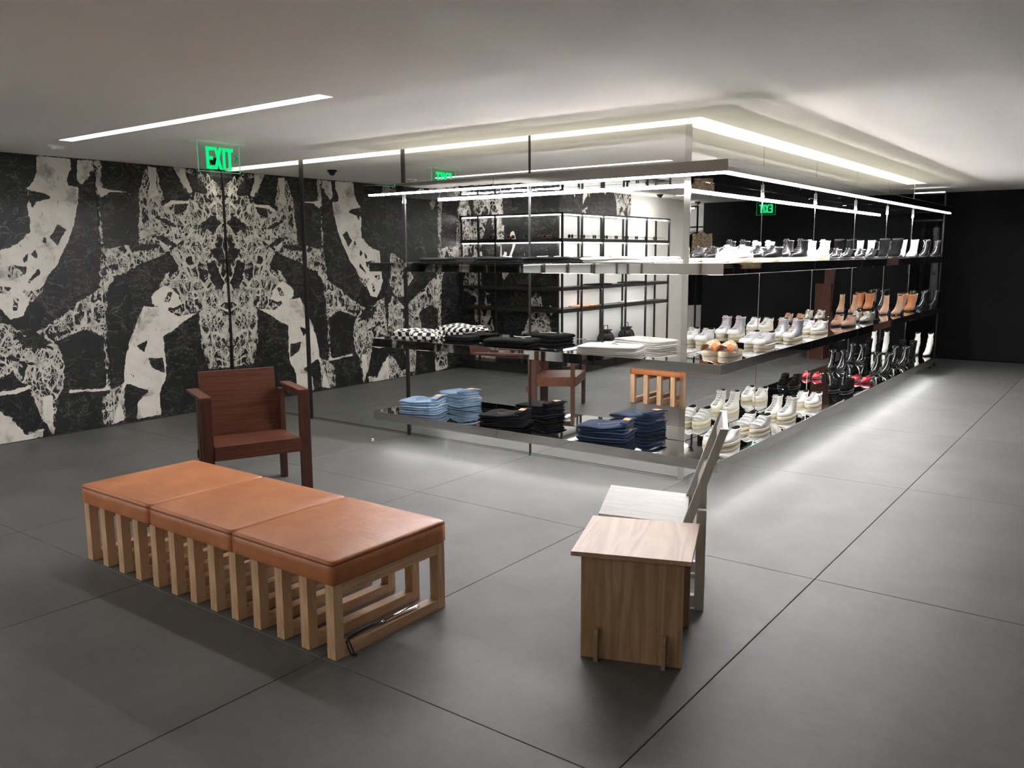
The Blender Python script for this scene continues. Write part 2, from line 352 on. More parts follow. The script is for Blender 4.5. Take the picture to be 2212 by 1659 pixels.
MB_= [[(0.92,2.19),(0.84,2.42),(0.73,2.44),(0.7,2.29),(0.65,2.12),(0.4,2.15),(0.35,2.24),(0.18,2.23),(0.17,2.43),(0.05,2.33),(-0.03,2.22),(0.0,1.02),(0.02,0.41),(0.28,0.44),(0.35,0.66),(0.35,1.04),(0.54,1.01),(0.84,1.12),(0.77,1.31),(0.7,1.42),(0.55,1.5),(0.65,1.65),(0.78,1.73),(0.95,1.71),(0.94,1.94)],[(1.32,1.66),(1.08,1.7),(0.86,1.66),(0.64,1.72),(0.54,1.66),(0.67,1.64),(0.91,1.54),(1.21,1.41),(1.28,1.33),(1.31,1.23),(1.34,1.21),(1.34,1.51)],[(1.38,1.3),(1.29,1.4),(1.34,0.92),(1.35,0.34),(1.38,0.32),(1.36,0.86),(1.52,0.94),(1.66,0.9),(1.77,0.86),(1.87,0.86),(1.97,0.95),(1.74,1.07),(1.57,1.19)],[(2.3,1.06),(2.17,1.02),(2.05,0.9),(1.91,0.84),(1.78,0.81),(1.75,0.62),(1.79,0.4),(1.85,0.32),(1.89,0.01),(1.99,0.16),(2.07,0.47),(2.21,0.61),(2.34,0.55)],[(1.31,2.47),(1.26,2.46),(1.3,2.09),(1.3,1.66),(1.37,1.09),(1.39,1.1),(1.33,1.66),(1.33,2.04),(1.33,2.25)],[(2.25,1.6),(2.12,1.54),(1.87,1.31),(2.02,1.18),(2.06,1.09),(2.17,1.07),(2.22,1.14),(2.28,1.27)],[(2.36,0.32),(2.24,0.22),(2.14,0.07),(1.96,0.08),(2.0,-0.0),(2.39,-0.0)],[(1.46,2.46),(1.28,2.46),(1.29,2.4),(1.37,2.36),(1.46,2.21),(1.5,2.29)],[(0.55,2.47),(0.25,2.46),(-0.02,2.09),(0.0,2.06),(0.29,2.42),(0.42,2.43),(0.35,2.24),(0.39,2.22)],[(1.42,0.29),(1.2,0.41),(1.22,0.04),(1.44,0.03)]]
MD= [[(0.8,1.99),(0.72,1.98),(0.51,1.88),(0.61,1.89)],[(0.83,1.8),(0.7,1.8),(0.53,1.69),(0.65,1.7)],[(0.22,1.96),(0.11,2.03),(0.03,1.93),(0.13,1.83),(0.23,1.88)],[(0.18,1.66),(0.05,1.72),(0.02,1.59),(0.05,1.51),(0.14,1.59)],[(0.23,1.53),(0.14,1.55),(0.04,1.32),(0.11,1.24),(0.2,1.33)],[(0.56,2.11),(0.38,2.13),(0.46,2.04),(0.57,2.0)],[(0.75,1.11),(0.56,1.25),(0.55,1.08),(0.63,1.05)],[(1.91,0.93),(1.68,0.95),(1.69,0.9),(1.85,0.88)],[(2.16,0.94),(1.99,0.91),(1.86,0.78),(2.08,0.82)],[(1.02,1.7),(0.84,1.71),(0.86,1.66),(1.01,1.65)],[(1.92,0.63),(2.02,0.67),(2.19,0.75),(2.2,0.72)],[(1.27,1.51),(1.18,1.53),(1.2,1.46)]]

def seg_dist(px, pz, poly):
    d = np.full(px.shape, 9.0); inside = np.zeros(px.shape, bool); n = len(poly)
    for i in range(n):
        x0, z0 = poly[i]; x1, z1 = poly[(i+1) % n]
        dx, dz = x1-x0, z1-z0; L = dx*dx+dz*dz+1e-12
        t = np.clip(((px-x0)*dx+(pz-z0)*dz)/L, 0, 1)
        d = np.minimum(d, np.hypot(px-x0-t*dx, pz-z0-t*dz))
        cond = ((z0 > pz) != (z1 > pz)) & (px < (x1-x0)*(pz-z0)/(z1-z0+1e-12)+x0)
        inside ^= cond
    return np.where(inside, d, -d)
def union(px, pz, L):
    r = np.full(px.shape, -1.0)
    for p in L: r = np.maximum(r, seg_dist(px, pz, p))
    return r
M_marble = marble('black and white breccia marble', True)
M_marble2 = marble('black veined marble', False, 3.0, .04)
wl = struct('wall_left')
B1(XW-.1, -4.15, 0, XW-.022, 0.05, ZC).build('wall_core', M_gap, wl)
joints = [0.0, 1.335, 2.35, 4.12]
for k in range(3):
    u0, u1 = joints[k]+.0015, joints[k+1]-.0015
    nu, nz = int((u1-u0)/.016)+1, int(2.465/.016)+1
    U, Z = np.meshgrid(np.linspace(u0, u1, nu), np.linspace(.006, ZC-.001, nz), indexing='ij')
    uu = U.ravel(); zz = Z.ravel(); ur = np.where(uu > 2.35, 4.7-uu, uu)
    wh = np.minimum(union(ur, zz, MW), -union(ur, zz, MH)); br = np.minimum(union(ur, zz, MB_), -union(ur, zz, MD))
    if k == 2: wh = wh - .5; br = br + .02
    V = np.stack([np.full(uu.shape, XW), -uu, zz], -1)
    idx = np.arange(nu*nz).reshape(nu, nz)
    F = np.stack([idx[:-1,:-1], idx[1:,:-1], idx[1:,1:], idx[:-1,1:]], -1).reshape(-1, 4)
    me = bpy.data.meshes.new('marble_slab')
    # give the slab its thickness: back face and four edges
    Vb = [(XW-.02, -u0, .006), (XW-.02, -u1, .006), (XW-.02, -u1, ZC-.001), (XW-.02, -u0, ZC-.001)]
    nb = len(V); e = [int(idx[0,0]), int(idx[-1,0]), int(idx[-1,-1]), int(idx[0,-1])]
    Fe = [(nb+3, nb+2, nb+1, nb)]
    for a in range(4):
        b_ = (a+1) % 4; Fe.append((e[a], nb+a, nb+b_, e[b_]))
    me.from_pydata(V.tolist()+Vb, [], [tuple(q[::-1]) for q in F.tolist()]+Fe)
    for nm, arr in (('white', wh), ('breccia', br)):
        at = me.attributes.new(nm, 'FLOAT', 'POINT'); at.data.foreach_set('value', np.concatenate([arr, np.full(4, -1.0)]).astype(np.float32))
    me.materials.append(M_marble); me.update()
    link('marble_slab', me, wl)
tag(B1(XW, -4.12, 0, XW+.004, 0, .006).build('baseboard_left', M_gap), kind='structure')

# return walls seen in the mirror
wr_ = struct('wall_marble_return')
B1(XW-.1, -4.25, 0, -3.86, -4.13, ZC).build('wall_core', M_gap, wr_)
for a, b in ((XW, -4.56), (-4.56, -3.80)):
    MB().box(a+.0015, -4.13, .006, b-.0015, -4.11, ZC-.001).build('marble_slab', M_marble2, wr_)
wr2 = struct('wall_marble_side')
B1(-3.92, -6.05, 0, -3.82, -4.13, ZC).build('wall_core', M_gap, wr2)
for a, b in ((-4.13, -5.09), (-5.09, -6.05)):
    MB().box(-3.82, b+.0015, .006, -3.80, a-.0015, ZC-.001).build('marble_slab', M_marble2, wr2)
wall('wall_white', -3.90, YN-.1, -3.80, -6.05, M_grey_wall)

# ================================================================== MIRROR BOX
PW = 1.335
mb = struct('wall_mirror_left')
for k in range(4):
    x1 = -k*PW-(.045 if k == 0 else .006); x0 = max(-(k+1)*PW+.006, XW)
    if k >= 2: x1 -= .012
    B1(x0, 0, .022, x1, .006, ZC+.09).build('mirror_panel', M_mirror, mb)
B1(XW, .006, 0, -.002, .05, ZC+.09).build('backing', M_gap, mb)
B1(XW, -.0045, 0, -.0445, .006, .02).build('base_rail', M_steel, mb)
B1(-.0435, -.004, 0, .004, .0055, ZC+.09).build('corner_trim', M_chrome, mb, bevel=.001)
for k, wd in ((1, .012), (2, .035), (3, .045)):
    B1(-k*PW-wd/2, -.008, 0, -k*PW+wd/2, .004, ZC+.09).build('upright', M_gap if k < 2 else M_black_metal, mb)
B1(XW, -.006, 0, XW+.03, .004, ZC+.09).build('upright', M_black_metal, mb)
mr = struct('wall_mirror_right')
for k in range(5):
    B1(-.006, max(k*PW+.004, .008), .022, 0, (k+1)*PW-.004, ZC+.09).build('mirror_panel', M_mirror, mr)
B1(-.05, .05, 0, -.006, 6.68, ZC+.09).build('backing', M_gap, mr)
B1(-.006, .008, 0, .004, 6.68, .02).build('base_rail', M_steel, mr)
for k in range(1, 6):
    B1(-.006, k*PW-.004, .02, .003, k*PW+.004, ZC+.09).build('upright', M_chrome, mr)
wall('wall_mirror_end', -5.2, 6.62, -.05, 6.68, M_black_wall)

# shelves: L-shaped, built up from mitred polished steel trays
O = .44; XL = -2.66; YR = 6.71
SH = .0008
def L_pieces(o, xl, yr, pitch=PW):
    P = []
    xs = [xl]+[x for x in (-2*pitch, -pitch) if x > xl+.1]+[None]
    for a, b in zip(xs[:-1], xs[1:]):
        if b is None: P.append([(a+SH, -o), (o, -o), (.0045, -.0085), (a+SH, -.0085)])
        else: P.append([(a+SH, -o), (b-SH, -o), (b-SH, -.0085), (a+SH, -.0085)])
    ys = [0]+[k*pitch for k in range(1, 5)]+[yr]
    for a, b in zip(ys[:-1], ys[1:]):
        if a == 0: P.append([(o, -o+SH), (o, b-SH), (.0045, b-SH), (.0045, -.0045)])
        else: P.append([(o, a+SH), (o, b-SH), (.0045, b-SH), (.0045, a+SH)])
    return P
shelf_z = {'bottom': (.218, .287), 'middle': (.842, .910), 'upper': (1.466, 1.537)}
lab = {'bottom': 'lowest polished steel shelf wrapping the mirrored corner just above the floor',
       'middle': 'middle polished steel shelf wrapping the mirrored corner at table height',
       'upper': 'upper polished steel shelf wrapping the mirrored corner near eye level'}
for nm, (z0, z1) in shelf_z.items():
    t = thing('display_shelf', lab[nm], 'shelf', (0,0,z0))
    for pc in L_pieces(O, XL, YR): MB().prism(pc, 0, z1-z0).build('shelf_panel', M_steel, t, bevel=.0012, seg=1)
    ins = {'bottom': .085, 'middle': .014, 'upper': .048}[nm]; a, b = O-ins, O-ins-.015
    MB().prism([(XL+.05, -a), (a, -a), (b, -b), (XL+.05, -b)], -.0009, -.0002).prism([(a, -a), (a, YR-.04), (b, YR-.04), (b, -b)], -.0008, -.0003).build('light_strip', M_shelf_led[nm], t)
OC = .452
t = thing('light_canopy', 'steel canopy with a bright white light line hung over the display shelves', 'light canopy', (0,0,2.088))
for pc in L_pieces(OC, XL-.03, YR+.04): MB().prism(pc, 0, .072).build('canopy_panel', M_canopy, t, bevel=.0015, seg=1)
a, b = OC-.012, OC-.044
MB().prism([(XL+.02, -a), (a, -a), (b, -b), (XL+.02, -b)], -.012, -.0005).prism([(a, -a), (a, YR), (b, YR), (b, -b)], -.012, -.0005).build('light_strip', M_led, t, fix=True)
# hook plugs where the canopy meets the uprights
for k in range(1, 6):
    MB().box(.005, k*PW-.006, -.05, .014, k*PW+.006, -.001).build('bracket', M_chrome, t)
for k in (1, 2):
    MB().box(-k*PW-.006, -.022, -.05, -k*PW+.006, -.009, -.001).build('bracket', M_chrome, t)

# ------------------------------------------------------------------ ceiling fittings
t = thing('exit_sign', 'green EXIT edge-lit glass sign hanging from the ceiling at left', 'exit sign', (-3.37, -1.325, ZC))
B1(-.055, -.225, -.012, .055, .205, 0).build('mounting_plate', M_ceil, t, bevel=.003)
def glass_mat():
    k = N('clear sign glass'); g = k.n('ShaderNodeBsdfGlass'); g.inputs['IOR'].default_value = 1.03; g.inputs[0].default_value = (.93,1,.95,1)
    k.l(g.outputs[0], k.out.inputs[0]); return k.m
M_glass = glass_mat()
B1(-.003, -.185, -.222, .003, .185, -.012).build('glass_panel', M_glass, t)
B1(-.004, -.188, -.226, .004, .188, -.222).box(-.004, -.188, -.222, .004, -.185, -.012).box(-.004, .185, -.222, .004, .188, -.012).build('glass_edge', M_greenedge, t)
def letters(mat, parent, xo, y0, z0, h, wd, depth=.003, flip=1, word='EXIT'):
    # block letters laid out in the y-z plane, y is the reading direction
    def bar(mb, pts): 
        V = [(xo-depth*.5, y0+flip*p[0]*wd, z0+p[1]*h) for p in pts]+[(xo+depth*.5, y0+flip*p[0]*wd, z0+p[1]*h) for p in pts]; n = len(pts)
        mb.add(V, [tuple(range(n)), tuple(range(2*n-1, n-1, -1))]+[(i, n+i, n+(i+1) % n, (i+1) % n) for i in range(n)])
    L = {'E': [[(0,0),(.3,0),(.3,1),(0,1)], [(.3,.84),(.78,.84),(.78,1),(.3,1)], [(.3,.42),(.72,.42),(.72,.58),(.3,.58)], [(.3,0),(.78,0),(.78,.16),(.3,.16)]],
         'X': [[(0,0),(.3,0),(.88,1),(.58,1)], [(.58,0),(.88,0),(.3,1),(0,1)]],
         'I': [[(0,0),(.3,0),(.3,1),(0,1)]],
         'T': [[(.26,0),(.56,0),(.56,.84),(.26,.84)], [(0,.84),(.82,.84),(.82,1),(0,1)]]}
    off = {'E': 0, 'X': .82, 'I': 1.76, 'T': 2.12}
    for ch in word:
        mb = MB()
        for q in L[ch]: bar(mb, [(off[ch]+p[0], p[1]) for p in q])
        mb.build('letter', mat, parent)
letters(M_green, t, .005, -.118, -.206, .168, .083)
MB().add([(.004,.134,-.085),(.004,.150,-.085),(.004,.170,-.112),(.004,.150,-.139),(.004,.134,-.139),(.004,.150,-.112),(.006,.134,-.085),(.006,.150,-.085),(.006,.170,-.112),(.006,.150,-.139),(.006,.134,-.139),(.006,.150,-.112)],
  [(0,1,2,5),(5,2,3,4),(11,8,7,6),(10,9,8,11),(0,6,7,1),(1,7,8,2),(2,8,9,3),(3,9,10,4),(4,10,11,5),(5,11,6,0)]).build('arrow', M_greendim, t)
t = thing('exit_sign', 'green EXIT sign high on the black far wall, seen in the mirror', 'exit sign', (2.72, YF-.03, 2.33))
B1(-.16, -.02, -.10, .16, .03, .10).build('housing', M_black_metal, t)
def letters_xz(mat, parent, yo, x0, z0, h, wd):
    L = {'E': [[(0,0),(.3,0),(.3,1),(0,1)], [(.3,.84),(.78,.84),(.78,1),(.3,1)], [(.3,.42),(.72,.42),(.72,.58),(.3,.58)], [(.3,0),(.78,0),(.78,.16),(.3,.16)]],
         'X': [[(0,0),(.3,0),(.88,1),(.58,1)], [(.58,0),(.88,0),(.3,1),(0,1)]], 'I': [[(0,0),(.3,0),(.3,1),(0,1)]], 'T': [[(.26,0),(.56,0),(.56,.84),(.26,.84)], [(0,.84),(.82,.84),(.82,1),(0,1)]]}
    off = {'E': 0, 'X': .82, 'I': 1.76, 'T': 2.12}
    for ch in 'EXIT':
        mb = MB()
        for q in L[ch]:
            pts = [(x0+(off[ch]+p[0])*wd, z0+p[1]*h) for p in q]; n = len(pts)
            V = [(p[0], yo, p[1]) for p in pts]+[(p[0], yo+.004, p[1]) for p in pts]
            mb.add(V, [tuple(range(n)), tuple(range(2*n-1, n-1, -1))]+[(i, n+i, n+(i+1) % n, (i+1) % n) for i in range(n)])
        mb.build('letter', mat, parent)
letters_xz(M_green, t, -.026, -.115, -.07, .14, .078)
eb = MB()
for a in ((-.165,-.105,.165,-.098),(-.165,.098,.165,.105),(-.165,-.098,-.158,.098),(.158,-.098,.165,.098)): eb.box(a[0], -.026, a[1], a[2], -.0205, a[3])
eb.build('border', M_greendim, t)

t = thing('smoke_detector', 'small round white smoke detector on the ceiling at far left', 'smoke detector', (-4.49, -2.03, ZC))
MB().loft([[(r*math.cos(2*PI*i/28), r*math.sin(2*PI*i/28), z) for i in range(28)] for r, z in ((.062,0),(.062,-.008),(.055,-.012),(.05,-.028),(.03,-.034))]).build('body', M_ceil, t)
MB().disc((0,0,-.0345), .016, .002, 16).build('sensor_cap', plain('white plastic', (.6,.6,.58), .5), t)
M_dome = plain('black smoked dome', (.01,.01,.012), .1, spec=.8)
for x, y, lb in ((-4.36, -.70, 'black dome camera on the ceiling beside the marble wall, behind the glass exit sign'), (3.78, 8.35, 'black dome camera on the ceiling near the black far wall'), (-3.45, -6.3, 'black dome camera on the ceiling near the white wall behind the rack')):
    t = thing('dome_camera', lb, 'security camera', (x, y, ZC))
    MB().disc((0,0,-.018), .05, .018, 24).build('collar', M_black_metal, t)
    MB().loft([[(.038*math.cos(a)*math.cos(2*PI*i/20), .038*math.cos(a)*math.sin(2*PI*i/20), -.018-.038*math.sin(a)) for i in range(20)] for a in (0,.3,.6,.9,1.2,1.5)]).build('dome', M_dome, t)
t = thing('floor_stop', 'tiny chrome door stop knob on the floor before the mirror', 'door stop', (-2.753, -.373, 0))
MB().loft([[(r*math.cos(2*PI*i/20), r*math.sin(2*PI*i/20), z) for i in range(20)] for r, z in ((.013,0),(.011,.008),(.017,.012),(.018,.02),(.013,.025),(.004,.026))]).build('knob', M_chrome, t)
MB().disc((0,0,0), .02, .002, 20).build('flange', M_chrome, t)
# ================================================================== FURNITURE
# ---- tan leather bench on thirteen oak frames
t = thing('bench', 'long tan leather bench with three cushions on light oak slatted frames', 'bench', (-.91, -2.96, 0))
BX0, BX1, BY0, BY1 = -1.885+.91, .072+.91, -.335, .325
LW, LD, BH = .050, .048, .312
def frame_mesh(which):
    if which == 'leg': return MB().box(-LW/2, BY0, 0, LW/2, BY0+LD, BH).mesh('leg', M_oak, .0015, 1)
    if which == 'leg2': return MB().box(-LW/2, BY1-LD, 0, LW/2, BY1, BH).mesh('leg', M_oak, .0015, 1)
    if which == 'top': return MB().box(-LW/2, BY0+LD, BH-LD, LW/2, BY1-LD, BH).mesh('rail', M_oak_y, .001, 1)
    return MB().box(-LW/2, BY0+LD, 0, LW/2, BY1-LD, LD).mesh('rail', M_oak_y, .001, 1)
fm = {k: frame_mesh(k) for k in ('leg', 'leg2', 'top', 'bot')}
pitch = (BX1-BX0-LW)/12
for i in range(13):
    e = bpy.data.objects.new('slat_frame', None); COL.objects.link(e); e.parent = t; e.location = (BX0+LW/2+i*pitch, 0, 0); e.empty_display_size = .02
    for k, nm in (('leg', 'leg'), ('leg2', 'leg'), ('top', 'top_rail'), ('bot', 'bottom_rail')): link(nm, fm[k], e)
def cushion(x0, x1, y0, y1, z0, h, r=.022):
    nx, ny = 26, 26; V = []; F = []
    def prof(u):   # rounded slab side
        return 1
    # superellipse block: rings from bottom to top then a puffed top
    rings = []
    n = 128
    cx_, cy_ = (x0+x1)/2, (y0+y1)/2; hx, hy = (x1-x0)/2, (y1-y0)/2
    def outline(ins, z):
        pts = []
        for i in range(n):
            a = 2*PI*i/n; ca, sa = math.cos(a), math.sin(a); p = 60.0
            q = (abs(ca)**p+abs(sa)**p)**(-1/p)
            X, Y = ca*q*(hx-ins), sa*q*(hy-ins)
            pts.append((cx_+X, cy_+Y, z))
        return pts
    for ins, z in ((.006, 0), (.002, .003), (.0, .008), (.0, .03), (0.0, h*.50), (.0, h*.80), (.002, h*.808), (.002, h*.822), (.0, h*.83), (.001, h*.90), (.004, h*.95), (.010, h*.98), (.020, h*.995)):
        rings.append(outline(ins, z0+z))
    for s_ in (.9, .8, .66, .5, .33, .16):
        base = outline(.020, 0)
        rings.append([(cx_+(p[0]-cx_)*s_, cy_+(p[1]-cy_)*s_, z0+h*.995+.008*(1-s_**4)+.0025*mn.noise(Vector((p[0]*s_*9, p[1]*s_*4, x0*7)))) for p in base])
    return MB().loft(rings)
cw = (BX1+.008-(BX0-.008))/3
for i in range(3):
    a = BX0-.008+i*cw; cu = cushion(a+.002, a+cw-.002, BY0-.008, BY1+.008, BH+.001, .102)
    o = cu.build('cushion', M_leather, t)
    # piped seam just under the top edge
    n = 128; hx, hy = cw/2-.0005, (BY1-BY0)/2+.0085; pts = []
    for k in range(n+1):
        an = 2*PI*k/n; q = (abs(math.cos(an))**60+abs(math.sin(an))**60)**(-1/60)
        pts.append((a+cw/2+math.cos(an)*q*(hx-.002), (BY0+BY1)/2+math.sin(an)*q*(hy-.001), BH+.001+.102*.815))
    MB().tube(pts, .0011, 5).build('seam', M_seam, o)

# ---- shoehorn resting in the end frame of the bench
t = thing('shoehorn', 'long black shoehorn with a shiny metal end lying on the bench end rail', 'shoehorn')
pts = [(.052, -3.195, .056), (.050, -3.11, .062), (.048, -3.03, .064)]
def blade(pts, w0, w1, th, flare=0):
    rings = []
    for i, p in enumerate(pts):
        f = i/(len(pts)-1); wv = w0+(w1-w0)*f; r = []
        for k in range(10):
            a = PI*k/9; r.append((p[0]-math.cos(a)*wv, p[1], p[2]+math.sin(a)*wv*.4))
        for k in range(10):
            a = PI*(9-k)/9; r.append((p[0]-math.cos(a)*wv*.9, p[1], p[2]+math.sin(a)*wv*.4-th))
        rings.append(r)
    return MB().loft(rings)
P0 = Vector((.050, -3.215, .056)); P1 = Vector((.046, -3.00, .0565)); P2 = Vector((.046, -2.80, .0525))
def arc(a, b, n, sag): return [tuple(a.lerp(b, i/n)+Vector((0, 0, sag*math.sin(PI*i/n)))) for i in range(n+1)]
blade(arc(P0, P1, 10, .006), .008, .013, .003).build('handle', plain('black lacquer', (.008,.008,.009), .18, spec=.8), t)
blade(arc(P1, P2, 10, .003), .013, .021, .002).build('metal_end', M_chrome, t)
MB().tube([(.052, -3.212, .06), (.075, -3.222, .052), (.094, -3.225, .030), (.100, -3.222, .010), (.104, -3.21, .006), (.108, -3.222, .006), (.098, -3.236, .012), (.080, -3.236, .035), (.060, -3.226, .058)], .0035, 6).build('cord_loop', plain('black cord', (.01,.01,.01), .8), t)

# ---- dark oak armchair
# local frame: +x = chair's width direction (to its right in the picture), +y = towards the back
ang = math.atan2(.907, .42)+math.radians(2.5)
t = thing('armchair', 'dark brown oak armchair with solid board back and square arms', 'chair', (-2.266, -2.331, 0), ang)
W_, D_ = .715, .43
for x0 in (0, W_-.072): B1(x0, 0, 0, x0+.072, .034, .680).build('leg', M_brown_z, t, bevel=.0015, seg=1)
for x0 in (.058, W_-.092): B1(x0, D_-.03, 0, x0+.034, D_+.055, .655).build('leg', M_brown_z, t, bevel=.0015, seg=1)
B1(0, 0, .6805, .072, D_+.035, .698).build('armrest', M_brown_y, t, bevel=.0015, seg=1)
B1(W_-.072, 0, .6805, W_, D_+.035, .698).build('armrest', M_brown_y, t, bevel=.0015, seg=1)
for x0 in (.040, W_-.064): B1(x0, .034, .655, x0+.024, D_-.03, .680).build('arm_rail', M_brown_y, t)
MB().hexa([(.074,-.012,.275),(W_-.074,-.012,.275),(W_-.074,D_+.05,.258),(.074,D_+.05,.258)], [(.074,-.012,.372),(W_-.074,-.012,.372),(W_-.074,D_+.05,.352),(.074,D_+.05,.352)]).build('seat', M_brown, t, bevel=.002, seg=1)
MB().hexa([(.095,D_+.022,.354),(W_-.095,D_+.022,.354),(W_-.095,D_+.045,.353),(.095,D_+.045,.353)], [(.095,D_+.085,.800),(W_-.095,D_+.085,.800),(W_-.095,D_+.107,.800),(.095,D_+.107,.800)]).build('backrest', M_brown, t, bevel=.0015, seg=1)
B1(.0525, D_+.0515, .20, W_-.0525, D_+.075, .26).build('back_rail', M_brown, t)

# ---- plywood stool
ang = math.atan2(.142, .372)
t = thing('stool', 'square oak plywood stool with slotted tab joints in the foreground', 'stool', (.833, -2.681, 0), ang)
SW, SD = .40, .40
def panel(pts2, y0, y1): # polygon in x-z extruded in y
    n = len(pts2); V = [(p[0], y0, p[1]) for p in pts2]+[(p[0], y1, p[1]) for p in pts2]
    return MB().add(V, [tuple(range(n)), tuple(range(2*n-1, n-1, -1))]+[(i, n+i, n+(i+1) % n, (i+1) % n) for i in range(n)])
for y0 in (0, SD-.018):
    B1(0, y0, 0, SW, y0+.018, .426).build('panel', M_ply, t, bevel=.0008, seg=1)
def side(x0):
    # side board with low tabs that run through slots in the front and back boards
    zt = .132; pts = [(-.034,0),(-.034,zt-.02),(-.022,zt),(-.0005,zt),(-.0005,zt-.0),( -.0005,.0)]
    m = MB()
    m.add([(x0, y, z) for y, z in pts[:4]+[(-.0005,0)]]+[(x0+.016, y, z) for y, z in pts[:4]+[(-.0005,0)]],
          [(0,1,2,3,4),(9,8,7,6,5),(0,5,6,1),(1,6,7,2),(2,7,8,3),(3,8,9,4),(4,9,5,0)])
    return m
for x0 in (.058, SW-.076):
    side(x0).build('tab', M_ply_edge, t)
    s_ = side(x0); s_.v = [(x, SD-y, z) for x, y, z in s_.v]; s_.build('tab', M_ply_edge, t)
    B1(x0, .0185, 0, x0+.016, SD-.0185, .425).build('side_panel', M_ply, t)
tt = B1(-.037, -.022, .4265, SW+.03, SD+.056, .4445).build('top', M_ply_top, t, bevel=.001, seg=1)
for z in (.4305, .4355, .4405):
    B1(-.0374, -.0224, z-.0012, SW+.0304, SD+.0564, z+.0012).build('ply_layer', M_ply_edge, tt)

# ---- white chair behind the stool (local +x forwards, +y to the far side)
ang = math.atan2(-.40, -.915)
t = thing('chair', 'white painted wooden chair with an open leaning back behind the stool', 'chair', (1.05, -1.985, 0), ang)
# local: x forward = (-.915,-.40); y = rotate 90 ccw = (.40,-.915) -> far side is negative y
FW = .47; DP = .46
for y in (0, -FW+.035):
    B1(0, y-.035, 0, .043, y, .468).build('leg', M_shadewood, t, bevel=.0015, seg=1)
    B1(DP-.05, y-.035, 0, DP, y, .402).build('leg', M_shadewood, t, bevel=.0015, seg=1)
    B1(.043, y-.035, .012, DP-.05, y, .068).build('side_rail', M_shadewood, t, bevel=.0015, seg=1)
    B1(.043, y-.033, .345, DP-.05, y-.002, .395).build('side_rail', M_shadewood, t)
    MB().hexa([(.075,y-.0345,.36),(.118,y-.0345,.36),(.118,y-.0005,.36),(.075,y-.0005,.36)], [(-.085,y-.0345,.84),(-.048,y-.0345,.84),(-.048,y-.0005,.84),(-.085,y-.0005,.84)]).build('back_post', M_shadewood, t, bevel=.0015, seg=1)
B1(.12, -FW+.036, .19, .15, -.036, .25).build('stretcher', M_shadewood, t)
B1(DP-.04, -FW+.036, .30, DP-.01, -.036, .37).build('stretcher', M_shadewood, t)
MB().hexa([(.085,-FW-.012,.385),(DP+.02,-FW-.012,.41),(DP+.02,.012,.41),(.085,.012,.385)], [(.085,-FW-.012,.405),(DP+.02,-FW-.012,.43),(DP+.02,.012,.43),(.085,.012,.405)]).build('seat', M_whitewood, t, bevel=.0015, seg=1)
MB().hexa([(-.055,-FW+.036,.76),(-.036,-FW+.036,.76),(-.036,-.0362,.76),(-.055,-.0362,.76)], [(-.083,-FW+.036,.839),(-.060,-FW+.036,.839),(-.060,-.0362,.839),(-.083,-.0362,.839)]).build('top_rail', M_whitewood, t, bevel=.001, seg=1)
MB().hexa([(.026,-FW+.036,.52),(.044,-FW+.036,.52),(.044,-.036,.52),(.026,-.036,.52)], [(.0,-FW+.036,.60),(.018,-FW+.036,.60),(.018,-.036,.60),(.0,-.036,.60)]).build('back_slat', M_shadewood, t)

# ---- brown sculptural wooden chair by the far wall, seen in the mirror
t = thing('tall_chair', 'tall dark wooden board chair against the black wall, seen in the mirror', 'chair', (1.32, 7.55, 0))
B1(0, 0, 0, .24, .32, .34).build('seat_block', M_brown_z, t, bevel=.003, seg=1)
B1(0, .26, .34, .24, .32, 1.13).build('lower_board', M_brown_z, t, bevel=.003, seg=1)
MB().hexa([(.02,.325,.30),(.16,.325,.30),(.16,.36,.30),(.02,.36,.30)], [(-.02,.40,1.67),(.13,.40,1.67),(.13,.435,1.67),(-.02,.435,1.67)]).build('upper_board', M_brown_z, t, bevel=.003, seg=1)
# ================================================================== SHOES
M_cream = plain('cream rubber sole', (.62,.565,.42), .55, var=.05)
M_blackrub = plain('black rubber sole', (.012,.012,.012), .5)
M_white = plain('white leather', (.66,.65,.635), .42, var=.04, bump=.08)
M_cream_up = plain('cream white leather', (.60,.585,.53), .45, var=.05, bump=.08)
M_greysuede = plain('pale grey suede', (.50,.50,.52), .9, var=.12, bump=.3, sheen=.3)
M_silver = plain('silver grey leather', (.47,.49,.53), .28, .55, var=.12, bump=.1)
M_blackl = plain('black leather', (.008,.008,.009), .30, var=.2, bump=.1, spec=.35)
M_blacks = plain('black suede', (.006,.006,.006), .95, var=.3, bump=.4, spec=.05)
M_patent = plain('black patent leather', (.008,.008,.008), .07, spec=.9, coat=.6)
M_tan = plain('tan suede', (.33,.175,.095), .95, var=.2, nscale=60, bump=.5, sheen=.3)
M_rust = plain('rust orange suede', (.36,.125,.032), .92, var=.15, nscale=50, bump=.4, sheen=.3)
M_red = plain('red patent leather', (.55,.012,.035), .14, coat=.5)
M_redmark = plain('red leather stripe', (.52,.035,.06), .5)
M_navymark = plain('navy leather stripe', (.03,.04,.10), .5)
M_darklin = plain('dark shoe lining', (.02,.018,.016), .9)
M_lacew = plain('white laces', (.72,.72,.71), .8)
M_lacep = plain('pale pink laces', (.62,.50,.53), .8)
M_laceb = plain('black laces', (.01,.01,.01), .7)
M_shadewhite = plain('white leather with strap shade', (.44,.435,.42), .5, var=.04, bump=.08)  # upper greyed, standing in for the shade that marks the strap edges
M_tongue = plain('white tongue cloth with lace shade', (.34,.34,.335), .9)  # darkened to stand in for the shade between the laces
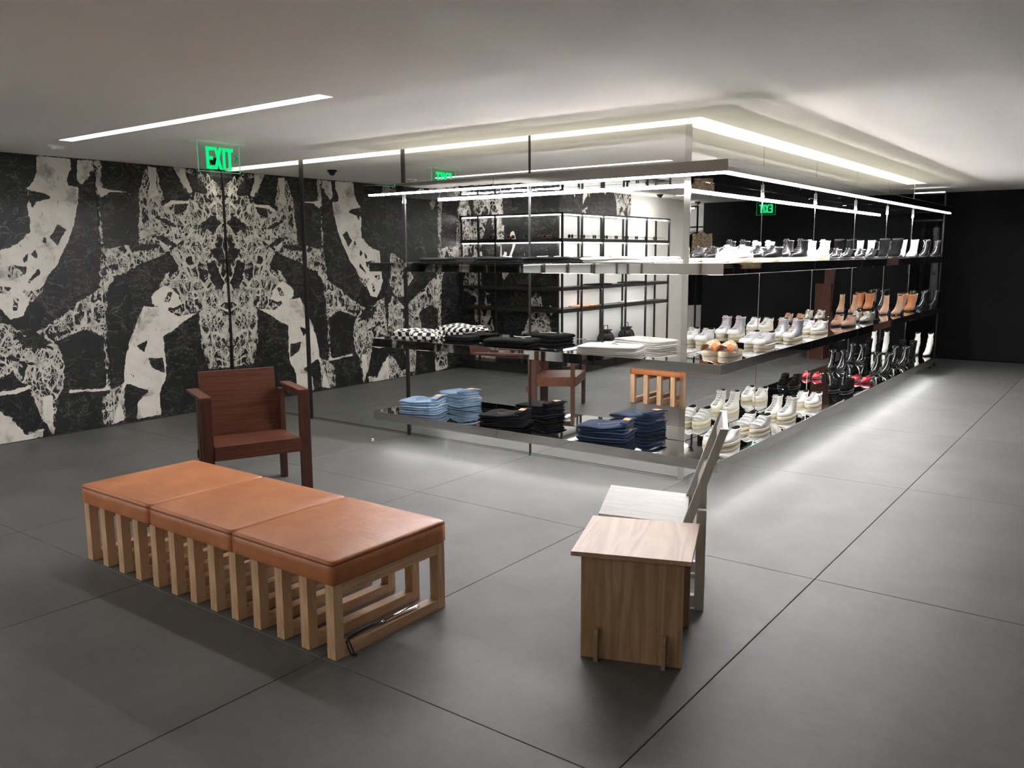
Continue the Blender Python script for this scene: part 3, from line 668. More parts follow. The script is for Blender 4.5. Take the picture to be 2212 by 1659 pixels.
def glitter():
    k = N('silver glitter fabric'); v = k.coord(); c = k.vor(v, 220, 'F1', 'Color'); s_ = k.n('ShaderNodeSeparateColor'); k.l(c, s_.inputs[0])
    col = k.ramp(s_.outputs[0], [(0.1, (.12,.11,.10)), (0.6, (.45,.42,.38)), (0.95, (.95,.92,.85))])
    return k.done(col, .3, .8, k.bump(s_.outputs[1], .8, .003))
M_glit = glitter()
def floral():
    k = N('orange floral print'); v = k.coord(); a = k.vor(v, 42, 'F1', 'Color'); s_ = k.n('ShaderNodeSeparateColor'); k.l(a, s_.inputs[0])
    col = k.ramp(s_.outputs[0], [(0.30, (.70,.22,.03)), (0.36, (.62,.58,.48)), (0.6, (.66,.36,.28)), (0.64, (.68,.62,.5)), (0.85, (.28,.30,.26)), (0.9, (.72,.30,.04))])
    return k.done(col, .7)
M_floral = floral()

def ring(xb, xf, wd, z, n=24, asym=.0, heelz=None, point=1.0, saddle=0.0, toelift=0.0):
    pts = []; xm, hx = (xb+xf)/2, (xf-xb)/2; L = .29
    for i in range(n):
        a = 2*PI*i/n; ca, sa = math.cos(a), math.sin(a)
        x = xm+hx*math.copysign(abs(ca)**(.85 if ca < 0 else .78*point), ca)
        t_ = (x-xb)/max(xf-xb, 1e-5)
        prof = (.80+.34*math.exp(-((t_-.68)/.26)**2)-.05) if hx > .1 else 1.0
        y = wd*math.copysign(abs(sa)**.88, sa)*prof
        zz = z + saddle*(ca*ca-.55)
        if heelz: zz += heelz(x)
        if toelift: zz += toelift*max(0, (x-.2)/.09)**2
        pts.append((x, y+asym*math.sin(PI*t_)*.6, zz))
    return pts
def hshift(h):
    if not h: return None
    def f(x):
        t_ = min(1, max(0, (x-.06)/.12)); return h*(1-(3*t_*t_-2*t_**3))
    return f
SPEC = {}
# profile rows: z, back x, front x, half width
LOW = [(.025,.002,.287,.0475),(.036,.001,.288,.049),(.047,.002,.283,.048),(.056,.003,.268,.046),(.064,.005,.244,.043),(.073,.008,.212,.040),(.084,.009,.182,.037),(.096,.009,.158,.035),(.106,.006,.146,.034)]
HIGH = LOW[:-1]+[(.114,.012,.138,.034),(.134,.012,.128,.033),(.150,.008,.122,.035),(.160,.006,.119,.036)]
DERBY = [(.014,.004,.300,.040),(.026,.003,.298,.041),(.038,.003,.275,.039),(.048,.004,.243,.037),(.058,.006,.212,.034),(.070,.007,.184,.032),(.082,.007,.160,.030),(.090,.006,.148,.030)]
FLAT = [(.010,.004,.285,.038),(.022,.003,.282,.039),(.034,.003,.262,.038),(.044,.003,.228,.037),(.052,.003,.205,.037)]
ANK = [(.014,.004,.295,.040),(.028,.002,.293,.042),(.042,.002,.268,.040),(.056,.004,.232,.037),(.072,.008,.196,.034),(.090,.012,.165,.033),(.110,.014,.143,.034),(.135,.013,.130,.036),(.160,.010,.124,.038),(.182,.008,.121,.039)]
NARROW = [(.012,.006,.300,.038),(.026,.004,.298,.040),(.040,.005,.262,.037),(.056,.010,.215,.032),(.074,.018,.172,.029),(.095,.024,.140,.027),(.120,.028,.122,.026),(.150,.030,.112,.026),(.175,.030,.108,.027)]
WIDE = [(.014,.004,.272,.045),(.030,.001,.270,.048),(.046,.000,.245,.047),(.062,.002,.205,.045),(.080,.006,.175,.044),(.105,.006,.155,.046),(.135,.002,.148,.050),(.165,-.002,.146,.052),(.185,-.004,.146,.053)]
SOCK = [(.012,.006,.292,.036),(.026,.004,.290,.038),(.040,.006,.255,.036),(.056,.010,.215,.033),(.074,.012,.180,.036),(.092,.018,.150,.033),(.110,.016,.140,.038),(.130,.024,.124,.031),(.155,.018,.122,.034),(.180,.026,.110,.028),(.205,.024,.108,.028),(.235,.020,.112,.031)]
def shoe_meshes(kind):
    k = dict(prof=LOW, sole=M_cream, up=M_white, st=.025, lace=None, heel=0, point=1.0, marks=None, toecap=None, straps=None, tongue=True, sw=.051)
    k.update(SPEC[kind]); hs = hshift(k['heel']); parts = []
    st = k['st']; P = k['prof']; f = P[0][2]; b = P[0][1]
    m = MB(); sw = k['sw']
    if k['heel']:
        m.loft([ring(b-.001, f+.003, P[0][3]+.002, .002, heelz=hs, point=k['point']), ring(b-.001, f+.004, P[0][3]+.003, st*.5, heelz=hs, point=k['point']), ring(b, f+.001, P[0][3], st, heelz=hs, point=k['point'])])
        h = k['heel']; w2 = k.get('heelw', .026)
        m.loft([[( .004+ (.045 if i in (1,2) else 0)+(.006 if i in (0,3) else -.004), (-w2 if i < 2 else w2)*.9, 0) for i in range(4)], [(.001+(.06 if i in (1,2) else 0), (-w2 if i < 2 else w2)*1.15, h+.004) for i in range(4)]], smooth=False)
    else:
        m.loft([ring(b-.002, f+.004, sw-.003, 0, point=k['point']), ring(b-.005, f+.007, sw, .005, point=k['point']), ring(b-.004, f+.006, sw, st*.8, point=k['point']), ring(b-.001, f+.002, sw-.003, st+.001, point=k['point'])])
    parts.append(('sole', m.mesh('sole', k['sole'])))
    rings = []
    for i, (z, xb, xf, wd) in enumerate(P):
        sad = .0 if i < len(P)-3 else .006*(i-(len(P)-4))*(.5 if k['prof'] is LOW else .25)
        rings.append(ring(xb, xf, wd, z, heelz=hs, point=k['point'], saddle=sad))
    z, xb, xf, wd = P[-1]
    sad = .018*(.5 if k['prof'] is LOW else .25)
    rings.append(ring(xb+.004, xf-.004, wd-.004, z+.001, heelz=hs, saddle=sad))
    m = MB().loft(rings, cap1=False)
    parts.append(('upper', m.mesh('upper', k['up'])))
    inn = [ring(xb+.004, xf-.004, wd-.004, z+.001, heelz=hs, saddle=sad), ring(xb+.008, xf-.008, wd-.007, z-.02, heelz=hs), ring(xb+.012, xf-.01, wd-.009, z-.05, heelz=hs)]
    parts.append(('lining', MB().loft(inn, cap0=False).mesh('lining', k.get('lin', M_darklin), fix=False)))
    # the ridge down the middle of the vamp as a function of height
    zs = [r[0] for r in P]; xs = [r[2] for r in P]
    hz = lambda x: hs(x) if hs else 0
    def ridge(zq):
        x = float(np.interp(zq, zs, xs)); return x
    if k['lace']:
        lm = MB(); n = k.get('nl', 5); z0, z1 = k.get('lz', (.063, P[-1][0]-.006))
        for i in range(n):
            zq = z0+(z1-z0)*i/(n-1); x = ridge(zq)
            wd_ = float(np.interp(zq, zs, [r[3] for r in P]))*.62
            lm.tube([(x-.016, -wd_, zq+hz(x)-.002), (x-.003, -wd_*.5, zq+hz(x)+.003), (x+.003, 0, zq+hz(x)+.005), (x-.003, wd_*.5, zq+hz(x)+.003), (x-.016, wd_, zq+hz(x)-.002)], k.get('lr', .0032), 5)
        zq = z1; x = ridge(zq)
        for s_ in (-1, 1):
            lm.tube([(x+.003, 0, zq+hz(x)+.004), (x+.012, s_*.014, zq+hz(x)+.010), (x+.014, s_*.026, zq+hz(x)-.002), (x+.006, s_*.012, zq+hz(x)-.004), (x+.004, 0, zq+hz(x)+.003)], .002, 5)
            lm.tube([(x+.004, 0, zq+hz(x)+.003), (x+.012, s_*.010, zq+hz(x)-.008), (x+.014, s_*.022, zq+hz(x)-.026)], .0018, 5)
        parts.append(('laces', lm.mesh('laces', k['lace'])))
        tw = .017
        tm = MB().loft([[(ridge(zq)-.004+dx, y, zq+hz(ridge(zq))) for dx, y in ((0,-tw),(.006,-tw*.5),(.007,0),(.006,tw*.5),(0,tw),(-.004,tw),(-.002,0),(-.004,-tw))] for zq in np.linspace(.058, P[-1][0]-.004, 6)]+[[(ridge(P[-1][0])+.003+dx, y*1.1, P[-1][0]+.012+hz(.1)) for dx, y in ((0,-tw),(.004,-tw*.5),(.005,0),(.004,tw*.5),(0,tw),(-.004,tw),(-.003,0),(-.004,-tw))]])
        parts.append(('tongue', tm.mesh('tongue', k.get('tm', k['up']))))
    if k['toecap']:
        rr = []
        for zq, xf_, w_ in ((.028, .2885, .0475), (.038, .289, .048), (.048, .283, .046), (.0565, .266, .040)):
            rr.append([(.235+(xf_-.235)*math.cos(a)+.0016, w_*math.sin(a)*1.06, zq+.0012) for a in [-PI/2+PI*i/14 for i in range(15)]])
        rr.append([(.238+.004*math.cos(a), .034*math.sin(a), .0665) for a in [-PI/2+PI*i/14 for i in range(15)]])
        parts.append(('toe_cap', MB().loft(rr, closed=False, cap0=False, cap1=False).mesh('toe_cap', k['toecap'], fix=False)))
    if k['straps']:
        sm_ = MB()
        for zq in (.060, .076, .093):
            x = ridge(zq); wd_ = float(np.interp(zq, zs, [r[3] for r in P])); rA = []
            for i in range(13):
                a = -1.25+2.5*i/12; 
                px_ = x+.008-(1-math.cos(a))*.055; py_ = math.sin(a)*wd_*1.12
                zz = zq+.004-(1-math.cos(a))*.028
                rA.append([(px_-.006, py_, zz+.006), (px_+.004, py_, zz+.001), (px_+.005, py_, zz-.003), (px_-.008, py_, zz+.002)])
            sm_.loft(rA, smooth=True)
        parts.append(('strap', sm_.mesh('strap', k['straps'])))
    if k['marks']:
        mm = MB()
        for s_ in (-1, 1):
            def pt(xq, zq, off=.0018):
                i = np.interp(zq, zs, range(len(zs))); xb_ = float(np.interp(zq, zs, [r[1] for r in P])); xf_ = float(np.interp(zq, zs, xs)); wd_ = float(np.interp(zq, zs, [r[3] for r in P]))
                hx = (xf_-xb_)/2; xm = (xf_+xb_)/2; ca = max(-.98, min(.98, (xq-xm)/hx)); ca2 = math.copysign(abs(ca)**(1/.85), ca); sa = math.sqrt(max(0, 1-ca2*ca2)); t_ = (xq-xb_)/(2*hx)
                prof = (.75+.34*math.exp(-((t_-.68)/.26)**2)) if hx > .1 else 1.0
                return (xq, s_*(wd_*sa**.88*prof+off), zq)
            rows = []
            for i in range(5):
                f_ = i/4; zq = .040+.048*f_; xq = .085+.055*f_ if k['marks'][1] == 'slash' else .10+.03*f_
                rows.append([pt(xq-.012+.004*f_, zq), pt(xq+.010-.006*f_, zq)])
            V = [p for r in rows for p in r]; F = [(2*i, 2*i+1, 2*i+3, 2*i+2) for i in range(4)]
            mm.add(V, F)
        parts.append(('side_stripe', mm.mesh('side_stripe', k['marks'][0], fix=False)))
    return parts
def sandal_meshes():
    parts = []
    m = MB().loft([ring(-.004, .275, .050, 0), ring(-.007, .280, .053, .006), ring(-.006, .279, .053, .026), ring(-.002, .275, .050, .034)])
    parts.append(('sole', m.mesh('sole', M_cream)))
    parts.append(('footbed', MB().loft([ring(.004, .268, .045, .034), ring(.006, .266, .044, .037)]).mesh('footbed', M_floral)))
    rr = []
    for i in range(9):
        x = .125+.125*i/8; h = .074-.022*i/8; w_ = .052
        rr.append([(x+(.012*math.sin(a)), w_*math.cos(a), .030+h*math.sin(a)**.8*(1 if 0 <= a <= PI else 0)) for a in [PI*j/14 for j in range(15)]])
    o2 = MB().loft(rr, closed=False, cap0=False, cap1=False)
    rr2 = [[(x, y*.94, .030+(z-.030)*.95) for x, y, z in r] for r in rr]
    o2.loft(rr2, closed=False, cap0=False, cap1=False)
    parts.append(('band', o2.mesh('band', M_floral, fix=False)))
    hr = [[(.004+.05*(1-math.cos(a))*.9, .046*math.sin(a), z) for a in [-1.5+3*j/12 for j in range(13)]] for z in (.034, .055, .078)]
    hr += [[(x+.003, y*.94, z) for x, y, z in r] for r in reversed(hr)]
    parts.append(('heel_cup', MB().loft(hr, closed=False, cap0=False, cap1=False).mesh('heel_cup', M_blacks, fix=False)))
    return parts
SPEC.update({
 'white_low': dict(tm=M_tongue, lace=M_lacew), 'cream_low': dict(tm=M_tongue, up=M_cream_up, lace=M_lacew), 'velcro': dict(up=M_shadewhite, straps=M_white),
 'cream_high': dict(tm=M_tongue, prof=HIGH, up=M_cream_up, lace=M_lacew, nl=7), 'white_navy': dict(tm=M_tongue, lace=M_lacew, marks=(M_navymark,'slash')), 'white_red': dict(tm=M_tongue, lace=M_lacew, marks=(M_redmark,'slash')),
 'grey_low': dict(tm=M_tongue, up=M_greysuede, lace=M_lacew, toecap=M_white), 'silver_low': dict(tm=M_tongue, up=M_silver, lace=M_lacew, toecap=M_white), 'silver_high': dict(tm=M_tongue, prof=HIGH, up=M_silver, lace=M_lacep, nl=8, toecap=M_white),
 'black_low': dict(up=M_blackl, lace=M_laceb), 'black_high': dict(prof=HIGH, up=M_blackl, lace=M_laceb, nl=7), 'white_high': dict(tm=M_tongue, prof=HIGH, up=M_white, lace=M_lacew, nl=7),
 'derby': dict(prof=DERBY, up=M_patent, sole=M_blackrub, st=.014, sw=.043, lace=M_laceb, nl=4, point=1.25),
 'tan_shoe': dict(prof=DERBY, up=M_tan, sole=M_blackrub, st=.016, sw=.044, lace=M_tan, nl=3, point=1.25), 'glitter_shoe': dict(prof=DERBY, up=M_glit, sole=M_blackrub, st=.016, sw=.044, lace=M_glit, nl=3, point=1.25),
 'red_flat': dict(prof=FLAT, up=M_red, sole=M_blackrub, st=.010, sw=.041, point=1.35), 'black_shoe': dict(prof=ANK[:7], up=M_blacks, sole=M_blackrub, st=.014, sw=.044, lace=M_laceb, nl=4, point=1.1),
 'tan_boot': dict(prof=NARROW, up=M_tan, sole=M_blackrub, st=.012, heel=.035, point=1.35), 'rust_boot': dict(prof=WIDE, up=M_rust, sole=M_blackrub, st=.014, heel=.02, heelw=.034),
 'black_boot': dict(prof=ANK, up=M_patent, sole=M_blackrub, st=.014, heel=.03, point=1.2), 'chelsea': dict(prof=ANK, up=M_blackl, sole=M_blackrub, st=.014, heel=.022, heelw=.032), 'suede_boot': dict(prof=WIDE, up=M_blacks, sole=M_blackrub, st=.014, heel=.025, heelw=.034),
 'white_boot': dict(prof=ANK, up=M_white, sole=M_blackrub, st=.014, heel=.025, heelw=.034), 'sock_boot': dict(prof=SOCK, up=M_white, sole=M_blackrub, st=.012, heel=.045, heelw=.018, point=1.3), 'black_sock': dict(prof=[r for r in ANK], up=M_blacks, sole=M_blackrub, st=.014, heel=.045, heelw=.02, lace=M_laceb, nl=6, point=1.2),
})
CACHE = {}
def shoe(kind, label, loc, heading, nm='sneaker', cat='shoe', group=None):
    if kind not in CACHE: CACHE[kind] = sandal_meshes() if kind == 'sandal' else shoe_meshes(kind)
    # heading: direction the toe points to; local origin at the heel
    t = thing(nm, label, cat, loc, heading, group)
    for pn, me in CACHE[kind]: link(pn, me, t)
    return t
TH = math.radians(-90-4)
def pair(kind, desc, shelf, y, nm, grp, th=TH, x=.235, gap=.124, dz=0.0):
    z = shelf_z[shelf][1]+.0008
    d = Vector((math.cos(th), math.sin(th))); s_ = Vector((-d.y, d.x))   # s_ points to the shoe's left
    for k, side in ((-.5, 'mirror'), (.5, 'shelf edge')):
        c = Vector((x, y))+s_*gap*k-d*.145
        # s_ for a toe pointing towards -y is +x
        shoe(kind, f'{desc}, nearer the {side}', (c.x, c.y, z+dz), th+(.05 if k < 0 else -.03), nm, 'shoe', grp)
pair('white_low', 'white sneaker at the corner end of the lowest shelf', 'bottom', .10, 'sneaker', 'plain white sneaker pair on the lowest shelf')
pair('velcro', 'white three-strap sneaker on the lowest shelf', 'bottom', .70, 'sneaker', 'white strap sneaker pair on the lowest shelf')
pair('cream_high', 'cream white high lace-up sneaker on the lowest shelf', 'bottom', 1.28, 'sneaker', 'cream high sneaker pair on the lowest shelf')
pair('white_navy', 'white sneaker with a navy side stripe on the lowest shelf', 'bottom', 1.95, 'sneaker', 'navy stripe sneaker pair on the lowest shelf')
pair('black_shoe', 'black suede lace-up beside the red flats, lowest shelf', 'bottom', 2.92, 'shoe', 'black suede shoe pair on the lowest shelf', x=.25)
pair('red_flat', 'glossy red pointed flat shoe on the lowest shelf', 'bottom', 3.62, 'flat_shoe', 'red flat pair on the lowest shelf', x=.25)
pair('black_boot', 'shiny black boot just past the red flats, lowest shelf', 'bottom', 4.45, 'ankle_boot', 'first black boot pair on the lowest shelf', x=.24)
pair('black_boot', 'shiny black boot just before the white boots, lowest shelf', 'bottom', 5.25, 'ankle_boot', 'second black boot pair on the lowest shelf', x=.24)
pair('black_sock', 'black suede lace boot beside the white slouch boots, lowest shelf', 'bottom', 5.85, 'ankle_boot', 'black lace boot pair on the lowest shelf', x=.19, gap=.13)
pair('sock_boot', 'white slouched boot at the far end, lowest shelf', 'bottom', 6.42, 'slouch_boot', 'white slouch boot pair on the lowest shelf', x=.26, gap=.16)
pair('sandal', 'orange floral slide sandal on the middle shelf', 'middle', .06, 'sandal', 'floral sandal pair on the middle shelf', gap=.132)
pair('grey_low', 'pale grey low sneaker with white toe on the middle shelf', 'middle', .72, 'sneaker', 'grey low sneaker pair on the middle shelf')
pair('silver_high', 'silver high-top sneaker with pink laces on the middle shelf', 'middle', 1.35, 'sneaker', 'silver high-top pair on the middle shelf')
pair('white_red', 'white sneaker with a red side stripe on the middle shelf', 'middle', 2.02, 'sneaker', 'red stripe sneaker pair on the middle shelf')
pair('tan_shoe', 'tan suede lace-up shoe on the middle shelf', 'middle', 2.92, 'shoe', 'tan suede shoe pair on the middle shelf')
pair('glitter_shoe', 'silver glitter lace-up shoe on the middle shelf', 'middle', 3.55, 'shoe', 'glitter shoe pair on the middle shelf')
pair('tan_boot', 'tan pointed heeled ankle boot on the middle shelf', 'middle', 4.75, 'ankle_boot', 'tan boot pair on the middle shelf', gap=.15)
pair('rust_boot', 'rust orange wide suede boot on the middle shelf', 'middle', 5.45, 'ankle_boot', 'rust boot pair on the middle shelf', gap=.12)
pair('black_boot', 'shiny black boot past the rust boots, middle shelf', 'middle', 6.05, 'ankle_boot', 'black boot pair on the middle shelf', gap=.14)
pair('chelsea', 'black leather boot at the far end, middle shelf', 'middle', 6.5, 'ankle_boot', 'far black boot pair on the middle shelf', x=.30)
pair('white_low', 'white low sneaker nearest the corner on the upper shelf', 'upper', .22, 'sneaker', 'white low sneaker pair on the upper shelf')
pair('black_low', 'black low sneaker with cream sole on the upper shelf', 'upper', .80, 'sneaker', 'black low sneaker pair on the upper shelf')
pair('black_high', 'black high-top sneaker with cream sole on the upper shelf', 'upper', 1.38, 'sneaker', 'black high-top pair on the upper shelf')
pair('white_high', 'bright white high-top sneaker on the upper shelf', 'upper', 1.96, 'sneaker', 'white high-top pair on the upper shelf')
pair('derby', 'black patent lace-up next to white high-top, upper shelf', 'upper', 2.75, 'shoe', 'first patent shoe pair on the upper shelf')
pair('derby', 'black patent lace-up next to suede boot, upper shelf', 'upper', 3.6, 'shoe', 'second patent shoe pair on the upper shelf')
pair('suede_boot', 'black suede ankle boot on the upper shelf', 'upper', 4.5, 'ankle_boot', 'black suede boot pair on the upper shelf', gap=.14)
pair('white_boot', 'white leather ankle boot on the upper shelf', 'upper', 5.35, 'ankle_boot', 'white boot pair on the upper shelf', gap=.13)
pair('black_boot', 'shiny black boot past the white boots, upper shelf', 'upper', 5.98, 'ankle_boot', 'black boot pair on the upper shelf', gap=.14)
pair('chelsea', 'black leather boot at the far end, upper shelf', 'upper', 6.45, 'ankle_boot', 'far black boot pair on the upper shelf', x=.28)

# ================================================================== FOLDED CLOTHES
def denim(name, col): return weave(name, col, .85, .35)
M_dlight = denim('light blue denim', (.17,.255,.37)); M_dblack = denim('black denim', (.007,.0075,.010)); M_dblue = denim('dark blue denim', (.012,.026,.058))
M_patch = plain('tan leather patch', (.62,.33,.16), .6, var=.08)
M_stitch = plain('copper stitching', (.30,.13,.10), .8)
M_stitch_b = plain('pale stitching', (.20,.25,.36), .8)
M_knit_b = weave('black jersey', (.0055,.0055,.006), .95); M_knit_w = weave('white jersey', (.58,.57,.55), .9, .07)
M_cordw = plain('white cord', (.75,.75,.73), .7)
def checker():
    k = N('black and white checkerboard knit'); v = k.coord(); wn = k.noise(v, 9, 2, .5, col=True)
    va = k.n('ShaderNodeVectorMath', operation='MULTIPLY_ADD'); k.l(wn, va.inputs[0]); va.inputs[1].default_value = (.02,.02,.02); k.l(v, va.inputs[2])
    ch = k.n('ShaderNodeTexChecker'); k.l(va.outputs[0], ch.inputs[0]); ch.inputs['Scale'].default_value = 27
    ch.inputs[1].default_value = (.72,.70,.66,1); ch.inputs[2].default_value = (.01,.01,.01,1)
    return k.done(ch.outputs[0], .95, 0, k.bump(k.noise(v, 300, 2), .4, .004))
M_check = checker()
def fold_mesh(name, mat, Lx, Ly, h, seed, layers=3, puff=.0, taper=0.0, hump=0.0, edge='x', rough=1.0):
    """one folded garment: a rounded fold along one side, layered open edges on the others"""
    rnd = random.Random(seed); nX, nY, nZ = 26, 22, 4*layers; rings = []
    def half(f, yv):    # z profile with grooves between the layers
        return 0
    n = 64
    for q in range(nZ+1):
        z = h*q/nZ; ph = (q % 4)/4.0; groove = (1-abs(math.sin(PI*q/4))) if 0 < q < nZ else (1.1 if q in (0, nZ) else 0)
        r = []
        for i in range(n):
            a = 2*PI*i/n; ca, sa = math.cos(a), math.sin(a); p = 9.0; s_ = (abs(ca)**p+abs(sa)**p)**(-1/p)
            X, Y = ca*s_*Lx/2, sa*s_*Ly/2
            fold = 1 if ca < -.7 else 0
            g = groove*.010*rough if not fold else .016*(2*q/nZ-1)**2*rough
            nz = mn.noise(Vector((X*7+seed, Y*7, q*.9)))*.009*rough+mn.noise(Vector((X*22+seed, Y*22, q*2.1)))*.003*rough
            k_ = 1-(g+abs(nz)*.6)/max(Lx, Ly)*2+nz*1.2
            tp = 1-taper*(X/Lx+.5)
            wz = mn.noise(Vector((X*5+seed*2, Y*5, 1.3)))*.25*h*(q/nZ)*rough
            r.append((X*k_, Y*k_*tp, z*(1+hump*max(0, X/Lx))+wz))
        rings.append(r)
    top = rings[-1]
    for s_ in (.93, .8, .62, .42, .22, .06):
        rr = []
        for x, y, z in top:
            X, Y = x*s_, y*s_
            rr.append((X, Y, h*(1+hump*max(0, X/Lx))+puff*(1-s_**3)+.004*(1-s_)+mn.noise(Vector((X*9+seed, Y*9, 4.2)))*.0045*rough+mn.noise(Vector((X*5+seed*2, Y*5, 1.3)))*.25*h*rough))
        rings.append(rr)
    return MB().loft(rings).mesh(name, mat)
def jeans_stack(desc, grp, mat, n, x, y, z, th, hj, Lx, Ly, seed, stitch, spread=.012):
    rnd = random.Random(seed); zz = z+.0008
    for i in range(n):
        topm = i == n-1
        pos = ['bottom', 'second from bottom', 'second from top', 'top'][i if n == 4 else (0, 2, 3)[i]] if not (n == 3 and i == 1) else 'middle'
        t = thing('jeans', f'{desc}, {pos} pair', 'jeans',
                  (x+rnd.uniform(-1,1)*spread, y+rnd.uniform(-1,1)*spread*.6, zz), th+rnd.uniform(-1,1)*.05, grp)
        link('folded_legs', fold_mesh('folded_legs', mat, Lx, Ly, hj*.86, seed+i*3.1, layers=2, taper=.16 if topm else .05, hump=1.7 if topm else .05, rough=1.7), t)
        if topm or i == n-2:
            # waistband lying over the fold, with its leather patch
            hz = hj*.86*1.75+.008 if topm else hj*1.0
            wb = MB()
            ring_ = []
            for k in range(13):
                yy = -Ly*.40+Ly*.80*k/12; zc = hz+.012*math.sin(PI*k/12)+(.0 if topm else -.01)
                ring_.append([(Lx*.36, yy, zc-.004), (Lx*.37, yy, zc+.006), (Lx*.50, yy, zc+.004), (Lx*.505, yy, zc-.006)])
            wb.loft(ring_); w_ = wb.build('waistband', mat, t)
            pt = MB(); rr = []
            for k in range(6):
                yy = -.04+.062*k/5-Ly*.06; zc = hz+.012*math.sin(PI*(yy+Ly*.4)/(Ly*.8))+(.0 if topm else -.01)
                rr.append([(Lx*.375, yy, zc+.0062), (Lx*.376, yy, zc+.0082), (Lx*.497, yy, zc+.0062), (Lx*.497, yy, zc+.0042)])
            pt.loft(rr, smooth=False).build('leather_patch', M_patch, w_)
        if topm:
            def zt(xq, yq):
                return hj*.86*(1+1.7*max(0, xq/Lx))+.0062+mn.noise(Vector((xq*9+seed+i*3.1, yq*9, 4.2)))*.0077+mn.noise(Vector((xq*5+(seed+i*3.1)*2, yq*5, 1.3)))*.25*hj*.86*1.7
            P_ = [(-.02,-.085), (.10,-.10), (.115,-.01), (.005,0), (-.045,-.04), (-.02,-.085)]; pp = []
            for (ax, ay), (bx, by) in zip(P_[:-1], P_[1:]):
                for k in range(6): pp.append((ax+(bx-ax)*k/6, ay+(by-ay)*k/6))
            MB().tube([(px_, py_, zt(px_, py_)+.002) for px_, py_ in pp], .0016, 5).build('pocket_stitching', stitch, t)
        zz += hj
zb = shelf_z['bottom'][1]
jeans_stack('folded light blue jeans at the left end, lowest shelf', 'light blue jeans stack', M_dlight, 3, -2.27, -.235, zb, .25, .037, .36, .28, 11, M_stitch_b)
jeans_stack('folded black jeans stacked on the lowest shelf', 'black jeans stack', M_dblack, 3, -1.40, -.235, zb, .22, .031, .37, .29, 23, M_stitch)
jeans_stack('folded dark blue jeans stacked on the lowest shelf', 'dark blue jeans stack', M_dblue, 3, -.50, -.235, zb, .20, .038, .38, .29, 37, M_stitch_b)

zm = shelf_z['middle'][1]+.0008
t = thing('sweater', 'folded black and white checkerboard sweater at the left end of the middle shelf', 'sweater', (-2.28, -.26, zm), .15)
link('body', fold_mesh('body', M_check, .40, .27, .060, 51, 2, puff=.015, rough=1.5), t)
me = fold_mesh('sleeve', M_check, .24, .13, .045, 57, 1, puff=.02, rough=1.6); o = link('sleeve', me, t); o.location = (.13, -.10, .012); o.rotation_euler = (0,0,.3)
t = thing('sweatshirt', 'folded black sweatshirt tucked beside the checkerboard sweater on the middle shelf', 'sweatshirt', (-1.93, -.13, zm), .1)
link('body', fold_mesh('body', M_knit_b, .26, .20, .035, 61, 2), t)
MB().tube([(-.06,-.06,.04),(0,-.08,.043),(.05,-.06,.04)], .004, 6).build('collar', M_knit_b, t)
for i, (lb, dx, dy) in enumerate((('lower folded black hoodie on the middle shelf', 0, 0), ('upper folded black hoodie with white drawstring on the middle shelf', .012, -.008))):
    t = thing('hoodie', lb, 'hoodie', (-1.34+dx, -.24+dy, zm+i*.026), .18, 'black hoodies on the middle shelf')
    link('body', fold_mesh('body', M_knit_b, .40, .27, .025, 71+i*5, 1, hump=.25*i), t)
    if i: 
        MB().tube([(-.02,.08,.038),(.03,.03,.039),(.08,.02,.040),(.14,.05,.043)], .0035, 6).build('drawstring', M_cordw, t)
        MB().box(.10,-.04,.036,.125,-.02,.0375).build('neck_label', M_cordw, t)
for i in range(4):
    nmz = ('bottom', 'second from bottom', 'second from top', 'top')[i]
    t = thing('folded_tshirt', f'folded white t-shirt on the middle shelf, {nmz} of its stack', 't-shirt', (-.46+.01*(i % 2), -.24-.006*i, zm+i*.0145), .16+.03*i, 'white t-shirts on the middle shelf')
    link('body', fold_mesh('body', M_knit_w, .44, .28, .0135, 83+i*4, 1, rough=.8), t)
    if i == 3: MB().tube([(.02,.06,.021),(.0,.02,.0215),(.02,-.02,.0215),(.06,-.03,.021)], .003, 6).build('collar', plain('pale grey rib', (.45,.45,.44), .8), t)
zu = shelf_z['upper'][1]+.0008
for i, (x, lb) in enumerate(((-2.0, 'leftmost'), (-1.42, 'middle'), (-.98, 'rightmost'))):
    t = thing('folded_tshirt', f'folded black t-shirt on the upper shelf, {lb} of the three', 't-shirt', (x, -.22, zu), .05, 'black t-shirts on the upper shelf')
    link('body', fold_mesh('body', M_knit_b, .40, .27, .034, 101+i*7, 2, hump=.3), t)
    MB().tube([(.04,.05,.043),(.02,.01,.044),(.04,-.03,.044),(.08,-.04,.046)], .003, 6).build('collar', M_cordw if i else M_knit_b, t)
for i in range(2):
    t = thing('folded_tshirt', f'folded white t-shirt near the corner of the upper shelf, {"upper" if i else "lower"} one', 't-shirt', (-.42-.02*i, -.22, zu+i*.019), .04+.05*i, 'white t-shirts on the upper shelf')
    link('body', fold_mesh('body', M_knit_w, .46, .28, .018, 131+i*7, 1, rough=.9), t)

